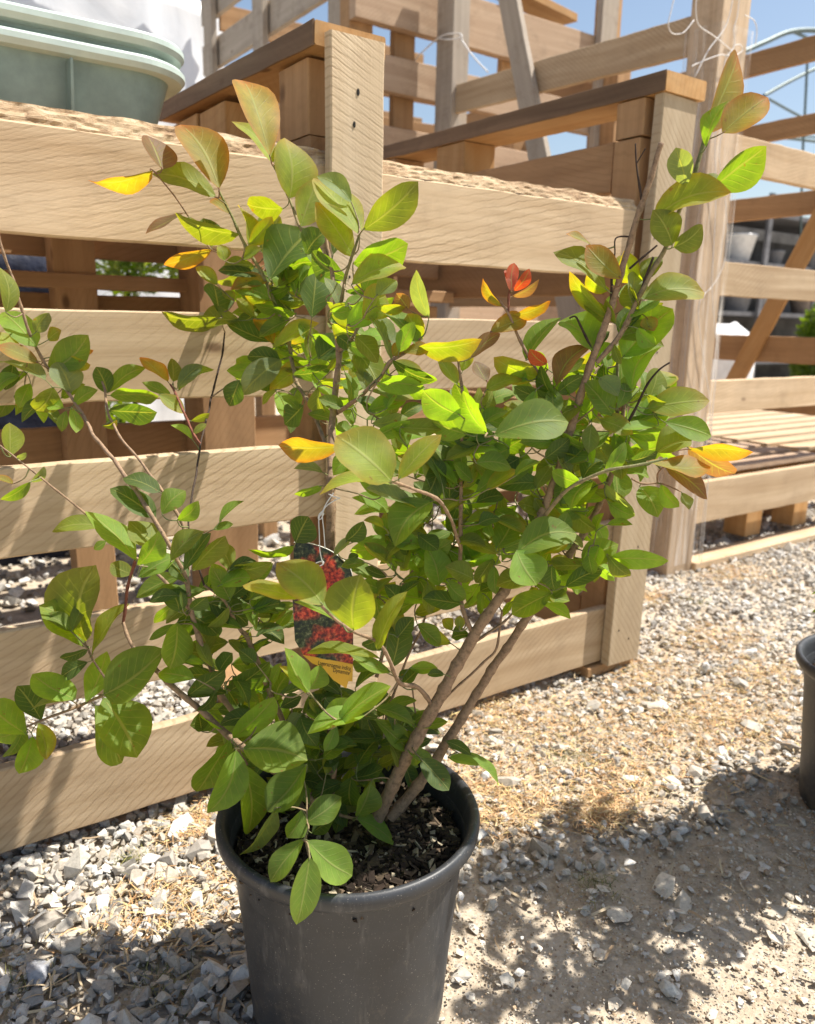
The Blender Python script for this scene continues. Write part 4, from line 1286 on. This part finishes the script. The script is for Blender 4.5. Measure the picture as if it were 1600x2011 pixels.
order = sorted(range(len(attach)), key=lambda i: float(np.min(np.linalg.norm(ncoords-np.array(attach[i][0][:]), axis=1))))
for i in order: join(*attach[i], twigs, None)
twigs.build('twigs', S)
LV.build('foliage', S)

# ---- neighbour shrub (its pot is cut by the frame; its shadow falls on the sand)
S2 = thing('potted_shrub', (1.485, .575, .235), 'bushy green shrub in the black pot at the right edge, only its shadow in view', 'shrub')
LV2 = Leaves(); tw2 = Tubes(); r2 = random.Random(5)
# leaf sprays: (ground x, y of the spray's shadow, radius, leaves); each spray hangs where the sun throws it there
SPR = [(.80,.84,.07,20),(.88,.78,.08,34),(.98,.72,.08,38),(.86,.68,.07,30),(.92,.62,.07,26),(.78,.60,.05,16),(.80,.54,.05,18),(.74,.57,.04,10),(.70,.72,.04,8),(1.02,.63,.07,26),(1.08,.67,.06,22),
       (1.10,.58,.07,34),(1.17,.55,.07,34),(1.14,.64,.06,24),(.62,.64,.04,9),(.66,.60,.04,9),(1.05,.74,.05,14),(.95,.85,.04,10),(.73,.80,.04,9),(1.22,.50,.06,24),(1.22,.62,.08,50),(1.30,.56,.08,50),(1.26,.50,.08,40),(1.34,.50,.09,50),(1.40,.56,.09,50),(.84,.74,.06,22),(.96,.56,.05,16)]
for (gx, gy, rad, n) in SPR:
    zc = max(.50, (1.9*gy+.20-gx)/.92) + r2.uniform(.02, .16); cx, cy = gx+.531*zc, gy-.225*zc
    b0 = Vector((1.47+r2.gauss(0, .02), .575+r2.gauss(0, .02), .235)); top = Vector((cx, cy, zc)); m_ = b0*.5+top*.5+Vector((.03, 0, .03))
    pp = smooth_path([b0, m_, top], 8); tw2.add(pp, [.0045*(1-.75*i/len(pp)) for i in range(len(pp))], BROWN, GREEN)
    for k in range(int(n*1.9)):
        t_ = top+Vector((r2.gauss(0, rad*.55), r2.gauss(0, rad*.55), r2.gauss(0, .05)))
        if t_.x < 1.9*t_.y+.12: t_.x = 1.9*t_.y+.12+r2.random()*.04
        dr = Vector((r2.gauss(0, 1), r2.gauss(0, 1), r2.gauss(0, .4))).normalized()
        LV2.add(t_, t_+dr*r2.uniform(.035, .055), r2.uniform(.02, .030), Vector((r2.gauss(0, .4), r2.gauss(0, .4), 1)), r2.choice('ggdhv'), r2)
        tw2.add([pp[-3], (pp[-3]+t_)/2, t_], [.001, .0008, .0005], GREEN, GREEN, ns=4)
tw2.build('stem', S2); LV2.build('foliage', S2)

# ------------------------------------------------------------------ hanging plant label
TD = 0.915
TG = thing('plant_label', pt(640, 1180, TD), 'hanging plastic plant label with red flower photo and yellow name strip', 'plant label')
def tagpt(px, py, dz=0): return pt(px, py, TD + (px-640)*.00012 + dz)
def photo_mat():
    m, nt, p = newmat('flower_photo'); tc = N(nt, 'ShaderNodeTexCoord')
    n = N(nt, 'ShaderNodeTexNoise', i_Scale=28.0, i_Detail=3.0); L(nt, tc.outputs['Object'], n.inputs['Vector'])
    v = N(nt, 'ShaderNodeTexNoise', i_Scale=300.0, i_Detail=4.0); L(nt, tc.outputs['Object'], v.inputs['Vector'])
    dark = ramp(nt, v.outputs[0], [(0.4, (.006, .010, .005)), (.6, (.05, .06, .02)), (.72, (.20, .20, .10))])
    red = ramp(nt, v.outputs[0], [(0.36, (.12, .008, .008)), (.5, (.42, .028, .015)), (.66, (.70, .10, .04))])
    L(nt, mix(nt, ramp(nt, n.outputs[0], [(.43, 0), (.53, 1)]), dark, red), p.inputs['Base Color']); p.inputs['Roughness'].default_value = .3
    return m
def panel(name, pts, mat, dz0, th=.0006):
    V = [tagpt(a, b_, dz0) for a, b_ in pts] + [tagpt(a, b_, dz0+th) for a, b_ in pts]; n = len(pts)
    F = [tuple(range(n)), tuple(range(2*n-1, n-1, -1))]+[(i, i+n, (i+1) % n+n, (i+1) % n) for i in range(n)]
    return mesh_obj(name, V, F, mat, TG)
M_yel = simple('yellow_card', (.72, .38, .03), .4, .08, 30); M_ink = simple('black_ink', (.015, .012, .01), .5)
panel('photo_panel', [(577,1066),(605,1067),(640,1078),(665,1093),(685,1112),(692,1130),(694,1200),(693,1305),(645,1296),(596,1287),(579,1258),(574,1175)], photo_mat(), 0)
panel('name_panel', [(594,1286),(645,1295),(693,1304),(692,1338),(684,1338),(680,1352),(655,1336),(634,1312),(612,1302)], M_yel, 0)
M_rim = simple('white_card_edge', (.8, .8, .7), .4)
tube('card_edge', [tagpt(a, b_, -.0002) for a, b_ in [(577,1065),(605,1066),(640,1077),(665,1092),(685,1111),(692,1130)]], .0005, M_rim, TG)
def text(s, px, py, h, px2, py2):
    cu = bpy.data.curves.new('txt', 'FONT'); cu.body = s; cu.size = 1; cu.extrude = .0; tmp = bpy.data.objects.new('txt', cu); COL.objects.link(tmp)
    dg = bpy.context.evaluated_depsgraph_get(); me = bpy.data.meshes.new_from_object(tmp.evaluated_get(dg)); COL.objects.unlink(tmp); bpy.data.objects.remove(tmp)
    xs_ = [v.co.x for v in me.vertices]; w_ = max(xs_)-min(xs_)
    A, B_ = tagpt(px, py, -.0004), tagpt(px2, py2, -.0004); ax = (B_-A); dn = CD
    for v in me.vertices: v.co = A + ax*((v.co.x-min(xs_))/w_) - (dn - ax.normalized()*dn.dot(ax.normalized()))*(v.co.y*h*TD/FPX)
    me.materials.append(M_ink); o = bpy.data.objects.new('lettering', me); link(o, TG); o.matrix_parent_inverse = parent_inv(TG)
text('Lagerstroemia indica', 624, 1305, 12, 688, 1317); text("'Dynamite'", 652, 1319, 12, 687, 1326)
HT = thing('twine', pt(632, 1010, .91), 'thin white string tying the plant label to the shrub stem', 'twine')
for pl in ([(655,968),(648,978),(640,990),(634,1003),(630,1012)], [(668,978),(655,984),(643,992),(636,1000),(628,1014)], [(630,1010),(626,1020),(627,1050),(628,1080),(632,1100),(634,1107)],
           [(636,1000),(633,1015),(636,1045),(638,1077)], [(634,1003),(627,1010),(625,1018),(630,1019),(636,1008)], [(612,1110),(624,1104),(634,1102),(634,1108),(622,1114)], [(645,970),(655,975),(668,978)]):
    tube('strand', [pt(a, b_, .905) for a, b_ in pl], .0007, M_twine, HT, ns=5)

# ------------------------------------------------------------------ background
# film covered greenhouse at the left
GH = thing('greenhouse', (0, 6, 0), 'white film covered greenhouse behind the green tubs', 'greenhouse')
V, F = [], []; nxx, nzz = 90, 30
def ghtop(x): return 3.0 + (2.52-x)*.13
for j in range(2):
    for i in range(nxx+1):
        x = -5 + 7.52*i/nxx
        for k in range(nzz+1):
            z = ghtop(x)*k/nzz; y = (6 if j == 0 else 10)
            if j == 0: y += .05*math.sin(x*7+z*1.3)*noise.noise(Vector((x*1.2, z*.6, 1))) + .03*noise.noise(Vector((x*6, z*.8, 0)))
            V.append((x, y, z))
m_ = (nxx+1)*(nzz+1)
for j in range(2):
    for i in range(nxx):
        for k in range(nzz):
            a = j*m_+i*(nzz+1)+k; F.append((a, a+nzz+1, a+nzz+2, a+1))
for i in range(nxx):
    a = i*(nzz+1)+nzz; F.append((a, a+nzz+1, a+nzz+1+m_, a+m_))
for k in range(nzz):
    a = nxx*(nzz+1)+k; F.append((a, a+m_, a+m_+1, a+1))
mesh_obj('film_cover', V, F, M_film, GH, smooth=True)
for (a, b_, r_) in (((-5, 5.9, 3.98), (2.55, 5.9, 3.0), .02), ((-5, 5.88, 2.7), (2.5, 5.88, 2.35), .015)):
    tube('frame_tube', [a, b_], r_, M_metal, GH)
for x in (-3, -1.2, .6, 2.4):
    tube('frame_tube', [(x, 5.93, 0), (x, 5.93, ghtop(x))], .018, M_twine, GH)
# bare hoops of a polytunnel against the sky
HP = thing('polytunnel_frame', (11, 7, 0), 'bare dark metal hoops of a polytunnel against the sky at right', 'greenhouse')
def hoop(pts, r, Y): tube('hoop', [onY(a, b_, Y) for a, b_ in pts], r, M_metal, HP)
hoop([(1455,104),(1500,84),(1555,62),(1620,62),(1700,80)], .035, 7); hoop([(1500,188),(1560,155),(1640,118),(1720,95)], .03, 8)
hoop([(1585,120),(1580,225),(1575,330),(1570,560)], .02, 7); hoop([(1510,195),(1570,228),(1640,262)], .02, 8); hoop([(1230,300),(1300,270),(1450,262),(1700,290)], .03, 9)
hoop([(1555,62),(1620,90),(1700,130)], .02, 7); hoop([(1460,290),(1560,268),(1700,280)], .02, 9); hoop([(1240,310),(1300,282),(1340,300)], .02, 9)
# low dark shed roof on the horizon
def boxm(name, x0, x1, y0, y1, z0, z1, mat, parent):
    V = [(x0,y0,z0),(x1,y0,z0),(x1,y1,z0),(x0,y1,z0),(x0,y0,z1),(x1,y0,z1),(x1,y1,z1),(x0,y1,z1)]
    return mesh_obj(name, V, [(0,3,2,1),(4,5,6,7),(0,1,5,4),(1,2,6,5),(2,3,7,6),(3,0,4,7)], mat, parent)
SHD = thing('shed', (20, 16, 0), 'long low grey shed far behind the crates on the horizon', 'shed')
boxm('wall', 12, 40, 18, 24, 0, 3.5, M_shelf, SHD)
mesh_obj('roof', [(11.6,17.6,3.5),(40.4,17.6,3.5),(40.4,21,5.2),(11.6,21,5.2),(40.4,24.4,3.5),(11.6,24.4,3.5),(11.6,17.6,3.6),(40.4,17.6,3.6),(40.4,21,5.3),(11.6,21,5.3),(40.4,24.4,3.6),(11.6,24.4,3.6)],
         [(0,1,2,3),(3,2,4,5),(6,9,8,7),(9,11,10,8),(0,6,7,1),(5,4,10,11),(0,3,9,6),(3,5,11,9),(1,7,8,2),(2,8,10,4)], simple('grey_roof', (.16,.18,.19), .6), SHD)
M_rackpot = simple('grey_pot', (.22,.22,.23), .6); M_tan = simple('tan_pot', (.42,.34,.28), .8)
# nursery shelving with pots, blurred behind the right crate
SH = thing('plant_rack', (11, 7.2, 0), 'dark grey slatted nursery rack behind the right hand crate', 'shelf')
q0 = onY(1400, 500, 7.0); q1 = onY(1700, 500, 7.0)
for z in (.35, 1.05, 1.75, 2.45):
    boxm('shelf', q0.x-.6, q1.x+.8, 7.0, 8.0, z, z+.06, M_shelf, SH)
x = q0.x-.3
while x < q1.x+.8:
    boxm('upright', x, x+.10, 6.95, 6.995, 0, 2.75, M_shelf, SH); x += 1.45
boxm('back_panel', q0.x-.6, q1.x+.8, 8.05, 8.1, 0, 2.75, simple('rack_back', (.13,.13,.135), .8, .4, 3), SH)
rp = random.Random(3); qa, qb = onY(1425, 450, 7.3).x, onY(1680, 450, 7.3).x
for k, (z, nm) in enumerate(((.36, 'lowest'), (1.06, 'second'), (1.76, 'third'))):
    for j, w_ in enumerate(('leftmost', 'second from left', 'third from left', 'rightmost')):
        x = qa + (qb-qa)*(j+.3+rp.random()*.4)/4; s_ = rp.uniform(.16, .27); cn, mt = rp.choice((('pale', M_white), ('grey', M_rackpot), ('tan', M_tan)))
        o = thing('stored_pot', (x, 7.3, z), cn+' pot, '+w_+' on the '+nm+' shelf of the dark rack', 'plant pot', 'pots on the nursery rack')
        lathe('pot_body', x, 7.3, [(s_*.6, z+.052), (s_*.65, z+.06), (s_*.95, z+s_*1.5), (s_, z+s_*1.55), (s_, z+s_*1.65), (s_*.9, z+s_*1.6), (s_*.55, z+.07)], mt, o, n=20)
# white sacks
def sack(px, py, r, h, label):
    q = onY(px, py, 4.2); o = thing('sack', (q.x, q.y, 0), label, 'sack'); V, F = [], []; n, m = 24, 12
    for i in range(m+1):
        t = i/m
        for k in range(n):
            a = 6.2832*k/n; rr = r*(1-.05*t)*(1-max(0, t-.75)**2*10)*(1+.12*noise.noise(Vector((math.cos(a)*1.5, math.sin(a)*1.5, t*3+px))))
            V.append((q.x+rr*math.cos(a), q.y+rr*math.sin(a), h*t+.04*noise.noise(Vector((a, t*4, 2)))))
    for i in range(m):
        for k in range(n): F.append((i*n+k, i*n+(k+1) % n, (i+1)*n+(k+1) % n, (i+1)*n+k))
    F.append(tuple(m*n+k for k in range(n))); mesh_obj('sack_body', V, F, M_white, o, smooth=True)
sack(1420, 700, .26, .90, 'bulging white sack on the ground behind the right crate slats')
# background plants
def bush(name, c, rx, rz, n, code, label, cat, col_pot=None, size=(.03, .06), group=None):
    o = thing(name, (c[0], c[1], 0), label, cat, group); lv = Leaves(); lv.NU, lv.NV = 5, 3; tb_ = Tubes(); r_ = random.Random(int(c[0]*100))
    tb_.add([Vector((c[0], c[1], 0)), Vector((c[0], c[1], c[2]))], [.02, .008], DARK, DARK)
    for k in range(n):
        d = Vector((r_.gauss(0, 1), r_.gauss(0, 1), r_.gauss(0, 1))).normalized(); q = r_.random()**.4
        p = Vector((c[0]+d.x*rx*q, c[1]+d.y*rx*q, c[2]+d.z*rz*q)); e = (d+Vector((r_.gauss(0, .5), r_.gauss(0, .5), r_.gauss(0, .5)+.3))).normalized(); L_ = r_.uniform(*size)
        lv.add(p, p+e*L_, L_*.45, Vector((r_.gauss(0, 1), r_.gauss(0, 1), 1)), r_.choice(code), r_)
    tb_.build('trunk', o); lv.build('foliage', o); return o
q = onY(1612, 650, 4.6); bush('conifer', (q.x, q.y, .60), .24, .55, 5200, 'dd', 'dark green columnar conifer at the right edge behind the crates', 'conifer', size=(.03, .07))
for i, (px, py, Y, rx, rz, code, lb) in enumerate([(60, 835, 3.3, .16, .14, 'gdh', 'low leafy green plant seen through the slat gap at far left'), (160, 830, 3.5, .18, .14, 'gdp', 'bluish green leafy plant seen through the slat gap'),
        (250, 520, 4.2, .16, .16, 'pphd', 'plant with pink and white blossom seen through the upper gap'), (400, 530, 4.4, .18, .14, 'dgp', 'dark leafy plant seen beside the blossom through the upper gap')]):
    q = onY(px, py, Y); bush('background_plant', (q.x, q.y, q.z), rx, rz, 900, code, lb, 'plant', size=(.03, .06), group='plants behind the crate')
NV = thing('covered_stack', (.2, 3.2, 0), 'dark navy tarpaulin covered stack behind the upper slat gap', 'stack')
q = onY(178, 515, 3.0); V, F = [], []
for k in range(2):
    for i in range(25):
        for j in range(13):
            x = -1.6+(q.x+1.6)*i/24; z = 1.09*j/12; V.append((x, (3.0 if k == 0 else 3.5)+(.03*noise.noise(Vector((x*4, z*2, 0)))), z+.02*noise.noise(Vector((x*3, k, 0)))*(j == 12)))
m_ = 25*13
for k in range(2):
    for i in range(24):
        for j in range(12): a = k*m_+i*13+j; F.append((a, a+13, a+14, a+1))
for i in range(24): a = i*13+12; F.append((a, a+13, a+13+m_, a+m_))
for j in range(12): a = 24*13+j; F.append((a, a+m_, a+m_+1, a+1))
mesh_obj('tarpaulin', V, F, M_navy, NV, smooth=True)
